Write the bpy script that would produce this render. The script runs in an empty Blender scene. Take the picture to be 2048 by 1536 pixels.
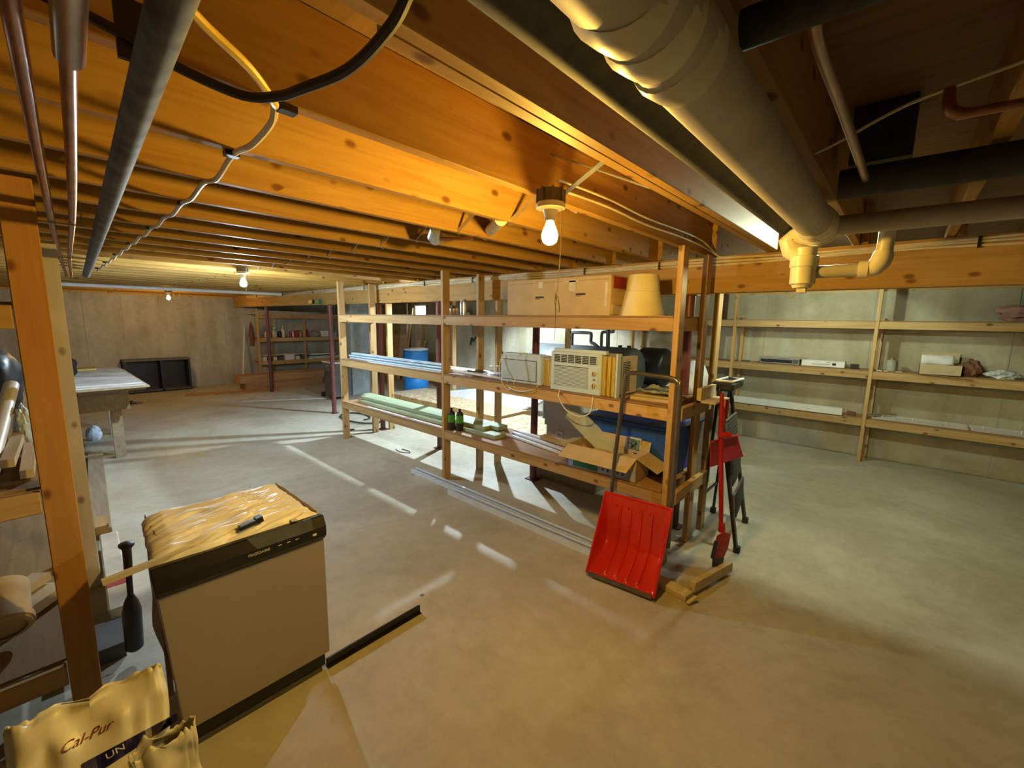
import bpy, math, random
from mathutils import Vector, Matrix, noise
PI = math.pi
random.seed(7)
sc = bpy.context.scene
COL = sc.collection
# ---------------------------------------------------------------- camera
cam = bpy.data.cameras.new('camera'); cam_o = bpy.data.objects.new('camera', cam); COL.objects.link(cam_o)
cam.sensor_width = 36; cam.lens = 857 / 2048 * 36; cam.clip_start = .02; cam.clip_end = 100
yaw, pit, rol = [math.radians(a) for a in (42.02, 8.44, 0.885)]
fw = Vector((-math.sin(yaw) * math.cos(pit), math.cos(yaw) * math.cos(pit), -math.sin(pit)))
rt = Vector((math.cos(yaw), math.sin(yaw), 0)); up = rt.cross(fw)
r2 = math.cos(rol) * rt + math.sin(rol) * up; u2 = -math.sin(rol) * rt + math.cos(rol) * up
m = Matrix((r2, u2, -fw)).transposed().to_4x4(); m.translation = (0, 0, 1.7)
cam_o.matrix_world = m
sc.camera = cam_o
# ---------------------------------------------------------------- exposure, world
vs = sc.view_settings
vs.view_transform = 'Standard'; vs.look = 'None'; vs.gamma = 1; vs.use_curve_mapping = False
vs.exposure = 0.35
W = bpy.data.worlds.new('sky'); sc.world = W; W.use_nodes = True
W.node_tree.nodes['Background'].inputs[0].default_value = (.75, .88, 1, 1)
W.node_tree.nodes['Background'].inputs[1].default_value = 8
WARM = (1, .585, .09); COOL = (.70, .88, 1.0); GREEN = (.86, 1, .72); AMBER = (1, .55, .10)
P_WARM, P_COOL, P_FAR, P_GREEN, P_BACK, P_LEFT = 50, 88, 28, 27, 400, 6
# ---------------------------------------------------------------- helpers
class MB:
    def __init__(s): s.v = []; s.f = []
    def add(s, vs_, fs, M=None):
        n = len(s.v)
        for p in vs_:
            p = Vector(p)
            s.v.append(M @ p if M else p)
        s.f += [tuple(i + n for i in f) for f in fs]
        return s
    def box(s, x0, x1, y0, y1, z0, z1, M=None):
        vs_ = [(x, y, z) for z in (z0, z1) for y in (y0, y1) for x in (x0, x1)]
        return s.add(vs_, [(0, 2, 3, 1), (4, 5, 7, 6), (0, 1, 5, 4), (2, 6, 7, 3), (0, 4, 6, 2), (1, 3, 7, 5)], M)
    def bar(s, p0, p1, w, h, upv=(0, 0, 1)):
        p0 = Vector(p0); p1 = Vector(p1); d = (p1 - p0); L = d.length; d.normalize()
        sd = d.cross(Vector(upv)).normalized(); u = sd.cross(d)
        M = Matrix((d, sd, u)).transposed().to_4x4(); M.translation = p0
        return s.box(0, L, -w / 2, w / 2, -h / 2, h / 2, M)
    def cyl(s, p0, p1, r0, r1=None, n=14, caps=True):
        r1 = r0 if r1 is None else r1
        return s.rings([(p0, r0), (p1, r1)], n, caps)
    def rings(s, pr, n=12, caps=True, closed=False):
        pts = [Vector(p) for p, r in pr]; N = len(pts); k0 = len(s.v); prev = None
        for i, (p, r) in enumerate(pr):
            a = pts[max(i - 1, 0)]; b = pts[min(i + 1, N - 1)]
            d = (b - a)
            if d.length < 1e-9: d = Vector((0, 0, 1))
            d.normalize()
            if prev is None:
                t = Vector((0, 0, 1)) if abs(d.z) < .9 else Vector((1, 0, 0))
                e = d.cross(t).normalized()
            else:
                e = (prev - d * prev.dot(d)).normalized()
            prev = e; g = d.cross(e)
            for j in range(n):
                an = 2 * PI * j / n
                s.v.append(pts[i] + (e * math.cos(an) + g * math.sin(an)) * r)
        for i in range(N - 1):
            for j in range(n):
                a = k0 + i * n + j; b = k0 + i * n + (j + 1) % n
                s.f.append((a, b, b + n, a + n))
        if caps:
            s.f.append(tuple(k0 + j for j in reversed(range(n))))
            s.f.append(tuple(k0 + (N - 1) * n + j for j in range(n)))
        return s
    def tube(s, pts, r, n=8, sm=True):
        if sm: pts = smooth(pts)
        return s.rings([(p, r) for p in pts], n)
    def lathe(s, prof, c=(0, 0, 0), n=20, M=None, caps=True):
        k0 = len(s.v); c = Vector(c)
        for r, z in prof:
            for j in range(n):
                a = 2 * PI * j / n
                p = Vector((r * math.cos(a), r * math.sin(a), z))
                s.v.append((M @ p if M else p) + c)
        for i in range(len(prof) - 1):
            for j in range(n):
                a = k0 + i * n + j; b = k0 + i * n + (j + 1) % n
                s.f.append((a, b, b + n, a + n))
        if caps:
            s.f.append(tuple(k0 + j for j in reversed(range(n))))
            s.f.append(tuple(k0 + (len(prof) - 1) * n + j for j in range(n)))
        return s
    def prism(s, poly, h, M=None):
        n = len(poly); k0 = [(x, y, 0) for x, y in poly] + [(x, y, h) for x, y in poly]
        fs = [tuple(reversed(range(n))), tuple(range(n, 2 * n))] + [(i, (i + 1) % n, (i + 1) % n + n, i + n) for i in range(n)]
        return s.add(k0, fs, M)
    def grid(s, fn, nu, nv):
        k0 = len(s.v)
        for i in range(nu + 1):
            for j in range(nv + 1): s.v.append(Vector(fn(i / nu, j / nv)))
        for i in range(nu):
            for j in range(nv):
                a = k0 + i * (nv + 1) + j
                s.f.append((a, a + 1, a + nv + 2, a + nv + 1))
        return s
    def build(s, name, mat, parent=None, sm=False, bev=0, solid=0):
        me = bpy.data.meshes.new(name)
        if parent is not None:
            off = wloc(parent)
        else:
            xs = [p.x for p in s.v]; ys = [p.y for p in s.v]; zs = [p.z for p in s.v]
            off = Vector(((min(xs) + max(xs)) / 2, (min(ys) + max(ys)) / 2, min(zs)))
        if parent is not None:   # local origin of its own so textures sit on the piece
            c = sum(s.v, Vector()) / len(s.v)
            me.from_pydata([tuple(p - c) for p in s.v], [], s.f)
        else:
            me.from_pydata([tuple(p - off) for p in s.v], [], s.f)
        me.update()
        me.materials.append(mat)
        if sm:
            for p in me.polygons: p.use_smooth = True
            if sm is not True: me.set_sharp_from_angle(angle=math.radians(sm))
            else: me.set_sharp_from_angle(angle=math.radians(40))
        o = bpy.data.objects.new(name, me); COL.objects.link(o)
        if parent is not None:
            o.parent = parent; o.location = c - off
        else: o.location = off
        if solid:
            md = o.modifiers.new('solid', 'SOLIDIFY'); md.thickness = solid; md.offset = 0
        if bev:
            md = o.modifiers.new('bevel', 'BEVEL'); md.width = bev; md.segments = 1; md.limit_method = 'ANGLE'; md.angle_limit = .7
        return o
def smooth(pts, k=5):
    P = [Vector(p) for p in pts]
    if len(P) < 3: return P
    P = [P[0] * 2 - P[1]] + P + [P[-1] * 2 - P[-2]]; out = []
    for i in range(1, len(P) - 2):
        for t in range(k):
            t /= k; a, b, c, d = P[i - 1:i + 3]
            out.append(.5 * ((2 * b) + (c - a) * t + (2 * a - 5 * b + 4 * c - d) * t * t + (3 * b - a - 3 * c + d) * t ** 3))
    return out + [P[-2]]
def wloc(o):
    v = Vector(o.location)
    while o.parent: o = o.parent; v += Vector(o.location)
    return v
def tag(o, label=None, cat=None, group=None, kind=None):
    if label: o['label'] = label
    if cat: o['category'] = cat
    if group: o['group'] = group
    if kind: o['kind'] = kind
    return o
def thing(name, loc, label, cat, group=None):
    o = bpy.data.objects.new(name, None); COL.objects.link(o); o.location = loc; o.empty_display_size = .05
    return tag(o, label, cat, group)
def dup(o, dl=(0, 0, 0), parent=None):
    c = o.copy(); COL.objects.link(c)
    if parent is not None: c.parent = parent
    c.location = Vector(o.location) + Vector(dl)
    for ch in list(o.children): dup(ch, (0, 0, 0), c)
    return c
def text(body, size, M, mat, parent, depth=.0006, name='lettering', shear=0):
    cu = bpy.data.curves.new('t', 'FONT'); cu.body = body; cu.size = size; cu.extrude = depth; cu.shear = shear
    cu.align_x = 'CENTER'; cu.align_y = 'CENTER'
    to = bpy.data.objects.new('t', cu); COL.objects.link(to)
    bpy.context.view_layer.update()
    me = bpy.data.meshes.new_from_object(to.evaluated_get(bpy.context.evaluated_depsgraph_get()))
    bpy.data.objects.remove(to)
    me.materials.clear(); me.materials.append(mat)
    o = bpy.data.objects.new(name, me); COL.objects.link(o); o.parent = parent
    MM = M.copy(); MM.translation = M.translation - wloc(parent); o.matrix_local = MM
    return o
def frame(o, x, y):   # matrix from origin, x axis, y axis
    x = Vector(x).normalized(); z = x.cross(Vector(y)).normalized(); y = z.cross(x)
    M = Matrix((x, y, z)).transposed().to_4x4(); M.translation = Vector(o); return M
# ---------------------------------------------------------------- materials
def nmat(name):
    mt = bpy.data.materials.new(name); mt.use_nodes = True
    nt = mt.node_tree; b = nt.nodes['Principled BSDF']; return mt, nt, b
def N(nt, t, **k):
    n = nt.nodes.new(t)
    for a, v in k.items():
        if a in n.inputs: n.inputs[a].default_value = v
        else: setattr(n, a, v)
    return n
def ramp(nt, src, stops):
    r = nt.nodes.new('ShaderNodeValToRGB'); el = r.color_ramp.elements
    while len(el) > 1: el.remove(el[-1])
    el[0].position = stops[0][0]; el[0].color = (*stops[0][1], 1)
    for p, c in stops[1:]:
        e = el.new(p); e.color = (*c, 1)
    nt.links.new(src, r.inputs[0]); return r.outputs[0]
def mix(nt, f, a, b, mode='MIX'):
    n = nt.nodes.new('ShaderNodeMix'); n.data_type = 'RGBA'; n.blend_type = mode
    for i, s in ((0, f), (6, a), (7, b)):
        if hasattr(s, 'links') or hasattr(s, 'is_linked'): nt.links.new(s, n.inputs[i])
        else: n.inputs[i].default_value = s if i == 0 else (*s, 1)
    return n.outputs[2]
def coords(nt, scale, rnd=True):
    tc = nt.nodes.new('ShaderNodeTexCoord'); mp = nt.nodes.new('ShaderNodeMapping'); mp.inputs['Scale'].default_value = scale
    src = tc.outputs['Object']
    if rnd:
        oi = nt.nodes.new('ShaderNodeObjectInfo'); ma = nt.nodes.new('ShaderNodeMath'); ma.operation = 'MULTIPLY'; ma.inputs[1].default_value = 37
        nt.links.new(oi.outputs['Random'], ma.inputs[0])
        va = nt.nodes.new('ShaderNodeVectorMath'); va.operation = 'ADD'
        nt.links.new(src, va.inputs[0]); nt.links.new(ma.outputs[0], va.inputs[1]); src = va.outputs[0]
    nt.links.new(src, mp.inputs[0]); return mp.outputs[0]
def bump(nt, b, h, st=.3, d=.002):
    n = nt.nodes.new('ShaderNodeBump'); n.inputs['Strength'].default_value = st; n.inputs['Distance'].default_value = d
    nt.links.new(h, n.inputs['Height']); nt.links.new(n.outputs[0], b.inputs['Normal'])
def wood(name, light, dark, axis, knots=1.0, rough=.6, vary=.22, ks=.50):
    mt, nt, b = nmat(name); b.inputs['Roughness'].default_value = rough; b.inputs['Specular IOR Level'].default_value = .25
    sc_ = [13, 13, 13]; sc_[axis] = .9
    g = N(nt, 'ShaderNodeTexNoise', Scale=1.6, Detail=6, Roughness=.62, Distortion=.8); nt.links.new(coords(nt, sc_), g.inputs['Vector'])
    c = ramp(nt, g.outputs[0], [(.3, dark), (.46, tuple((a + d_) / 2 for a, d_ in zip(light, dark))), (.62, light)])
    s2 = [1.1, 1.1, 1.1]; s2[axis] = .35
    g2 = N(nt, 'ShaderNodeTexNoise', Scale=1.5, Detail=3); nt.links.new(coords(nt, s2), g2.inputs['Vector'])
    c = mix(nt, .5, c, ramp(nt, g2.outputs[0], [(.3, (.62, .6, .58)), (.7, (1, 1, 1))]), 'MULTIPLY')
    if knots:
        s3 = [12, 12, 12]; s3[axis] = 7
        v = N(nt, 'ShaderNodeTexVoronoi', Scale=1.0, Randomness=1); nt.links.new(coords(nt, s3), v.inputs['Vector'])
        kf = ramp(nt, v.outputs['Distance'], [(.0, (1 * knots,) * 3), (.13, (.8 * knots,) * 3), (.23, (0, 0, 0))])
        sel = ramp(nt, v.outputs['Color'], [(ks, (0, 0, 0)), (ks + .04, (1, 1, 1))])
        kf = mix(nt, 1.0, kf, sel, 'MULTIPLY')
        c = mix(nt, kf, c, (dark[0] * .34, dark[1] * .22, dark[2] * .2))
    oi = nt.nodes.new('ShaderNodeObjectInfo')
    c = mix(nt, 1.0, c, ramp(nt, oi.outputs['Random'], [(0, (1 - vary, 1 - vary, 1 - vary)), (1, (1, 1, 1))]), 'MULTIPLY')
    nt.links.new(c, b.inputs['Base Color']); bump(nt, b, g.outputs[0], .25, .001)
    return mt
def plain(name, col, rough=.5, metal=0, noise_amt=.12, nscale=8, spec=None, dirt=None):
    mt, nt, b = nmat(name); b.inputs['Roughness'].default_value = rough; b.inputs['Metallic'].default_value = metal
    g = N(nt, 'ShaderNodeTexNoise', Scale=nscale, Detail=5); nt.links.new(coords(nt, (1, 1, 1)), g.inputs['Vector'])
    lo = tuple(c * (1 - noise_amt * 2) for c in (dirt or col)); hi = tuple(min(1, c * (1 + noise_amt * .6)) for c in col)
    nt.links.new(ramp(nt, g.outputs[0], [(.32, lo), (.68, hi)]), b.inputs['Base Color'])
    bump(nt, b, g.outputs[0], .08, .001)
    return mt
def emis(name, col, strength):
    mt = bpy.data.materials.new(name); mt.use_nodes = True; nt = mt.node_tree; nt.nodes.clear()
    e = nt.nodes.new('ShaderNodeEmission'); e.inputs[0].default_value = (*col, 1)
    o = nt.nodes.new('ShaderNodeOutputMaterial')
    lf = nt.nodes.new('ShaderNodeLightFalloff'); lf.inputs['Strength'].default_value = strength; lf.inputs['Smooth'].default_value = .35
    nt.links.new(lf.outputs['Quadratic'], e.inputs[1]); nt.links.new(e.outputs[0], o.inputs[0]); return mt
def clear(name, col, rough=.1, alpha=.45):
    mt, nt, b = nmat(name); nt.nodes.remove(b)
    g = nt.nodes.new('ShaderNodeBsdfPrincipled'); g.inputs['Base Color'].default_value = (*col, 1); g.inputs['Roughness'].default_value = rough
    t = nt.nodes.new('ShaderNodeBsdfTransparent'); mx = nt.nodes.new('ShaderNodeMixShader'); mx.inputs[0].default_value = alpha
    nt.links.new(t.outputs[0], mx.inputs[1]); nt.links.new(g.outputs[0], mx.inputs[2])
    nt.links.new(mx.outputs[0], nt.nodes['Material Output'].inputs[0]); return mt
SPR_L, SPR_D = (.70, .48, .23), (.54, .32, .11)
WJ = wood('joist_spruce', (.56, .335, .085), (.42, .215, .04), 1, 1, vary=.15)
WX = wood('spruce_along_x', SPR_L, SPR_D, 0, ks=.42); WY = wood('spruce_along_y', SPR_L, SPR_D, 1); WZ = wood('spruce_along_z', SPR_L, SPR_D, 2, ks=.42)
WB = wood('beam_spruce', (.60, .37, .13), (.46, .26, .07), 0, .9, vary=.1)
WPALE = wood('pale_pine', (1.0, .98, .94), (.95, .90, .80), 2, .9); WPALEX = wood('pale_pine_x', (.80, .70, .52), (.66, .52, .34), 0, .5)  # near-white tone holds the light falling on the left rack's second post
WRED = wood('deck_plywood', (.50, .31, .17), (.36, .20, .10), 0, .3, .7)
WDARKPOST = wood('big_post_wood', (.60, .32, .10), (.50, .245, .07), 2, 1, vary=.0, ks=.30)
WGREEN = wood('treated_pine', (.50, .60, .40), (.36, .45, .26), 0, .4)
WCEDAR = wood('cedar', (.66, .38, .17), (.48, .25, .10), 1, .3); WGREYW = wood('weathered_wood', (.42, .34, .24), (.30, .23, .15), 0, .4)
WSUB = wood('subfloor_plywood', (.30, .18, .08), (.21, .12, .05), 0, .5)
WBROWN = wood('brown_shelf_board', (.46, .32, .17), (.34, .22, .11), 0, .3, .7)
def concrete(name, a, b_, c_, sc_=1.0, seams=False, spots=False, rough=.75, tops=False):
    mt, nt, b = nmat(name); b.inputs['Roughness'].default_value = rough
    co = coords(nt, (1, 1, 1), False)
    g = N(nt, 'ShaderNodeTexNoise', Scale=.9 * sc_, Detail=7, Roughness=.62, Distortion=.4); nt.links.new(co, g.inputs[0])
    col = ramp(nt, g.outputs[0], [(.3, a), (.5, b_), (.7, c_)])
    g2 = N(nt, 'ShaderNodeTexNoise', Scale=9 * sc_, Detail=8, Roughness=.7); nt.links.new(co, g2.inputs[0])
    col = mix(nt, .55, col, ramp(nt, g2.outputs[0], [(.35, (.78, .77, .75)), (.6, (1, 1, 1))]), 'MULTIPLY')
    if spots:
        v = N(nt, 'ShaderNodeTexVoronoi', Scale=3.2); nt.links.new(co, v.inputs['Vector'])
        sf = ramp(nt, v.outputs['Distance'], [(0, (1, 1, 1)), (.035, (.8, .8, .8)), (.06, (0, 0, 0))])
        sl = ramp(nt, v.outputs['Color'], [(.52, (0, 0, 0)), (.56, (1, 1, 1))])
        col = mix(nt, mix(nt, 1.0, sf, sl, 'MULTIPLY'), col, (.13, .09, .06))
        g4 = N(nt, 'ShaderNodeTexNoise', Scale=.55, Detail=9, Roughness=.75, Distortion=1.2); nt.links.new(co, g4.inputs[0])
        col = mix(nt, .8, col, ramp(nt, g4.outputs[0], [(.36, (.74, .70, .62)), (.52, (1, .98, .94)), (.66, (.90, .92, .92))]), 'MULTIPLY')
        g3 = N(nt, 'ShaderNodeTexNoise', Scale=2.3, Detail=10, Roughness=.8, Distortion=2.5); nt.links.new(co, g3.inputs[0])
        col = mix(nt, ramp(nt, g3.outputs[0], [(.62, (0, 0, 0)), (.72, (.45, .45, .45))]), col, (.62, .60, .56))
    if seams:
        w = N(nt, 'ShaderNodeTexNoise', Scale=2.5, Detail=6); nt.links.new(coords(nt, (1.4, 1.4, .25), False), w.inputs[0])
        col = mix(nt, .6, col, ramp(nt, w.outputs[0], [(.36, (.66, .60, .50)), (.58, (1, 1, 1))]), 'MULTIPLY')
    nt.links.new(col, b.inputs['Base Color']); bump(nt, b, g2.outputs[0], .25, .004)
    if spots:
        r = ramp(nt, g.outputs[0], [(.35, (.5,) * 3), (.62, (.72,) * 3)]); nt.links.new(r, b.inputs['Roughness'])
    return mt
FLOOR = concrete('floor_concrete', (.44, .40, .31), (.53, .50, .41), (.62, .60, .52), spots=True)
CONC = concrete('wall_concrete', (.37, .36, .30), (.47, .46, .39), (.57, .56, .49), 1.2, seams=True)
def osb():
    mt, nt, b = nmat('osb'); b.inputs['Roughness'].default_value = .6
    v = N(nt, 'ShaderNodeTexVoronoi', Scale=38); nt.links.new(coords(nt, (1, .6, 1)), v.inputs['Vector'])
    nt.links.new(ramp(nt, v.outputs['Color'], [(.2, (.42, .28, .14)), (.5, (.66, .50, .30)), (.8, (.80, .68, .48))]), b.inputs['Base Color'])
    bump(nt, b, v.outputs['Distance'], .2, .001); return mt
OSB = osb()
MAROON = plain('maroon_paint', (.16, .045, .045), .42); STEEL = plain('galvanised_steel', (.62, .63, .62), .38, .85)
COPPER = plain('copper_pipe', (.42, .20, .12), .32, .9, .2, 14); BRASSY = plain('aged_copper', (.50, .38, .28), .35, .8)
PVC = plain('cream_pvc', (.78, .72, .52), .35); PIPE_TAN = plain('tan_drain_pipe', (.50, .45, .36), .5, 0, .1)
ABS = plain('black_foam_insulation', (.045, .048, .04), .75, 0, .2, 30); GREYPIPE = plain('blue_grey_drain_pipe', (.12, .135, .13), .7, 0, .3, 20)
BLACK = plain('black_plastic', (.02, .02, .02), .38); RUBBER = plain('dark_rubber', (.035, .03, .03), .6); DARKG = plain('dark_grey_metal', (.10, .10, .11), .45)
WHITE = plain('white_plastic', (.82, .83, .84), .4, 0, .05); ACW = plain('cool_lit_white_front', (.62, .79, 1.0), .45, 0, .03)  # blue tint of the fronts stands in for cool light on them
WPVC = plain('white_vinyl_trim', (.76, .85, 1.0), .45, 0, .05)
IVORY = plain('ivory_plastic', (.74, .68, .52), .5); YELLOWED = plain('yellowed_plastic', (.72, .55, .16), .5)
CARD = plain('cardboard', (.60, .47, .28), .8, 0, .06); CARDD = plain('cardboard_inside', (.40, .27, .14), .8, 0, .06); CARDG = plain('grey_cardboard', (.62, .57, .54), .8, 0, .06)
TAPE = plain('shiny_tape', (.75, .72, .66), .15); REDPR = plain('red_print', (.42, .035, .04), .6); BLUEP = plain('blue_plastic', (.03, .12, .62), .35, 0, .1)
DRUM = plain('bright_blue_plastic', (.02, .25, .75), .4); REDP = plain('red_plastic', (.66, .03, .015), .14, 0, .06, 5); REDM = plain('red_paint', (.50, .012, .02), .4)
SCREAM = plain('cream_cloth', (.80, .74, .50), .8, 0, .05); GREYM = plain('bare_steel_tube', (.22, .20, .19), .3, .8)
TUBE = plain('pale_blue_tubes', (.62, .80, .95), .3, .1); GREENP = plain('green_label', (.10, .40, .06), .35); GREENB = plain('green_print', (.02, .22, .09), .5)
STAIN = plain('brushed_stainless', (.43, .39, .34), .42, .35, .03, 3); KICK = plain('black_enamel', (.015, .015, .016), .3)
BAGM = plain('translucent_bag', (.80, .74, .50), .35, 0, .08); NAVY = plain('navy_print', (.012, .012, .10), .4); DKRED = plain('dark_red_print', (.25, .03, .02), .5)
ROMEX = plain('white_cable', (.74, .68, .50), .45); YROM = plain('yellow_cable', (.80, .55, .05), .4); BCAB = plain('black_cable', (.03, .02, .015), .5)
PAPER = plain('white_paper', (.82, .82, .80), .7); BLUEGREY = plain('blue_grey_paint', (.40, .47, .50), .6); FOIL = plain('crumpled_plastic_film', (.70, .76, .76), .2, 0, .2, 20)
PORC = plain('porcelain', (.85, .80, .62), .3); GREYBOX = plain('grey_junction_box', (.16, .15, .11), .5); CORD = plain('braided_cord', (.80, .60, .22), .8)
BLKSTEP = plain('grey_ribbed_tread', (.13, .13, .12), .6); BROWN = plain('brown_fabric', (.20, .09, .05), .9); PINK = plain('pink_blanket', (.42, .22, .20), .95); TANKM = plain('tank_grey', (.10, .11, .11), .5)
SHEET = clear('clear_plastic_sheet', (.72, .86, 1.0), .15, .45); GLASS = clear('jar_glass', (.8, .85, .8), .05, .35)
def structure(name, mb, mat, **k): return tag(mb.build(name, mat, **k), kind='structure')
# ================================================================ SETTING
XB, XF, YL, YR = -12.6, 2.6, -3.6, 7.2
floor = structure('floor', MB().box(XB - .2, XF + .2, YL - .2, YR + .2, -.12, 0), FLOOR)
wr = MB()   # window opening x -10.2..-9.72, z 1.62..2.08
wx0, wx1, wz0, wz1 = -10.22, -9.70, 1.60, 2.09
wr.box(XB, wx0, YR, YR + .2, 0, 2.13).box(wx1, XF, YR, YR + .2, 0, 2.13).box(wx0, wx1, YR, YR + .2, 0, wz0).box(wx0, wx1, YR, YR + .2, wz1, 2.13)
CTAN = concrete('wall_concrete_warm_lit', (.42, .38, .27), (.52, .48, .35), (.60, .57, .45), 1.2, seams=True)  # tan puts the warm light on this wall into its colour
wall_right = structure('wall_right', wr, CTAN)
wall_back = structure('wall_back', MB().box(XB - .2, XB, YL - .2, YR + .2, 0, 2.13), CONC)
wall_left = structure('wall_left', MB().box(XB, XF, YL - .2, YL, 0, 2.13), CONC)
wall_front = structure('wall_front', MB().box(XF, XF + .2, YL - .2, YR + .2, 0, 2.13), CONC)
for i, x in enumerate([y for y in (-2.6, -1.4, .7, 1.3, 1.95, 2.6, 3.2, 4.4, 5.6)]):   # form-tie fins left on the poured wall
    tag(MB().box(XB, XB + .006, x, x + .012, 0, 2.13).build('form_seam', CONC, wall_back))
for x in (-11.4, -8.7, -7.5, -6.3, -5.1, -3.9, -2.7, -1.5, -.3, .9):
    MB().box(x, x + .01, YR - .005, YR, 0, 2.13).build('form_seam', CONC, wall_right)
win = structure('window_1', MB().box(wx0, wx0 + .03, YR + .02, YR + .07, wz0, wz1).box(wx1 - .03, wx1, YR + .02, YR + .07, wz0, wz1)
    .box(wx0, wx1, YR + .02, YR + .07, wz0, wz0 + .03).box(wx0, wx1, YR + .02, YR + .07, wz1 - .03, wz1), WHITE)
MB().box(wx0 + .03, wx1 - .03, YR + .04, YR + .045, wz0 + .03, wz1 - .03).build('pane', clear('window_glass', (.9, .95, 1), .05, .12), win)
sill = structure('trim_1', MB().box(XB - .2, XF + .2, YR, YR + .14, 2.13, 2.185).box(XB - .14, XB, YL, YR, 2.13, 2.185).box(XB, XF, YL - .14, YL, 2.13, 2.185).box(XF, XF + .14, YL, YR, 2.13, 2.185), WX)
rim = structure('trim_2', MB().box(XB - .2, XF + .2, YR + .1, YR + .14, 2.185, 2.43).box(XB - .14, XB - .1, YL - .14, YR + .14, 2.185, 2.43).box(XB, XF, YL - .14, YL - .1, 2.185, 2.43).box(XF + .1, XF + .14, YL - .14, YR + .14, 2.185, 2.43), WX)
ins = structure('trim_3', MB().box(XB, XF, YR + .02, YR + .09, 2.186, 2.42), plain('pale_insulation_facing', (.66, .66, .60), .8, 0, .2, 14))
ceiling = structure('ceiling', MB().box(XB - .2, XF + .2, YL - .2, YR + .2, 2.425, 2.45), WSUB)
ZJ = 2.19
near = MB().box(0, .038, YL, 3.56, ZJ, 2.425).build('joist', WJ, ceiling, bev=.003)
far = MB().box(0, .038, 3.40, YR + .02, ZJ, 2.425).build('joist', WJ, ceiling, bev=.003)
xs = [-1.155 - .406 * k for k in range(28)] + [-.288, .118, .524, .93, 1.336, 1.742, 2.148]
for i, x in enumerate(xs):
    a = near if i == 0 else dup(near, (0, 0, 0), ceiling)
    b = far if i == 0 else dup(far, (0, 0, 0), ceiling)
    a.location.x = x + .019 - wloc(ceiling).x; b.location.x = x + .060 - wloc(ceiling).x
MB().box(-.753, -.7155, .46, 3.56, ZJ, 2.425).build('joist', WJ, ceiling, bev=.003)
a = dup(near, (0, 0, 0), ceiling); a.location.x = -.696 - wloc(ceiling).x
b = dup(far, (0, 0, 0), ceiling); b.location.x = -.66 - wloc(ceiling).x
xall = sorted(xs + [-.74])
def brace(x0, x1, y):
    o = MB()
    o.bar((x0 + .038, y, ZJ + .004), (x1, y, 2.40), .022, .003, (0, 1, 0)).bar((x0 + .038, y + .05, 2.40), (x1, y + .05, ZJ + .004), .022, .003, (0, 1, 0))
    return o
br0 = None
for i in range(len(xall) - 1):
    x0, x1 = xall[i], xall[i + 1]
    if abs(x1 - x0 - .406) > .02 or x0 > -1.3: continue
    if br0 is None: br0 = brace(x0, x1, 1.66).build('bridging_strap', STEEL, ceiling)
    else:
        c = dup(br0, (0, 0, 0), ceiling); c.location.x = (x0 + x1 + .038) / 2 - wloc(ceiling).x
MB().bar((-1.117, 1.50, 2.196), (-.753, 1.26, 2.205), .022, .003).build('bridging_strap', STEEL, ceiling)
MB().bar((-1.117, 1.45, 2.36), (-.753, 1.58, ZJ + .003), .022, .003).build('bridging_strap', STEEL, ceiling)
# beam: three plies
beam = thing('support_beam', (-5, 3.475, 1.925), 'long built-up wooden carrying beam under the joists, white cables stapled along it', 'beam')
for k in range(3):
    for (x0, x1) in ([(-12.55, -7.3), (-7.298, -3.05), (-3.048, 2.55)] if k != 1 else [(-12.55, -5.2), (-5.198, -.9), (-.898, 2.55)]):
        MB().box(x0, x1, 3.42 + k * .0385, 3.457 + k * .0385, 1.925, 2.188).build('ply', WB, beam, bev=.002)
# cables stapled along the beam
for k, (z, lab) in enumerate([(2.165, 'upper'), (2.148, 'middle'), (2.131, 'lower')]):
    pts = [(-11.5 + .5 * i, 3.412 - .003 * (i % 2), z + .007 * math.sin(i * 1.9 + k)) for i in range(28)]
    o = MB().tube(pts, .0075, 6).build('cable', ROMEX, sm=True)
    tag(o, '%s white cable of the bundle stapled along the wooden beam' % lab, 'cable', 'cables on the beam')
stp = tag(MB().box(-.006, .006, 3.396, 3.42, 2.12, 2.18).build('cable_staple', BLACK), 'small black staple holding the cable bundle to the beam', 'staple', 'staples on the beam cables')
stp.location.x = -10.8
for x in (-9.3, -7.9, -6.1, -4.6, -3.7, -2.2, -1.5, -.6, .25): c = dup(stp); c.location.x = x
# steel columns
def column(x, y, lab):
    t = thing('steel_column', (x, y, 0), lab, 'column', 'steel columns under the beam')
    MB().cyl((x, y, .008), (x, y, 1.915), .038, n=18).build('pipe', MAROON, t, sm=True)
    MB().box(x - .07, x + .07, y - .055, y + .055, 0, .01).build('base_plate', MAROON, t)
    MB().box(x - .07, x + .07, y - .055, y + .055, 1.912, 1.925).build('top_plate', MAROON, t)
column(-10.46, 3.475, 'maroon steel column nearest the far wall, in front of the far shelf')
column(-7.42, 3.475, 'maroon steel column just left of the centre rack, beside the dark machine')
column(-5.80, 3.47, 'maroon steel column behind the left bay of the centre rack')
column(-4.40, 3.47, 'maroon steel column just left of the centre rack middle post')
column(-2.80, 3.47, 'maroon steel column left of the grey box, standing behind the rack')
column(-1.26, 3.47, 'maroon steel column behind the right end of the centre rack')
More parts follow.
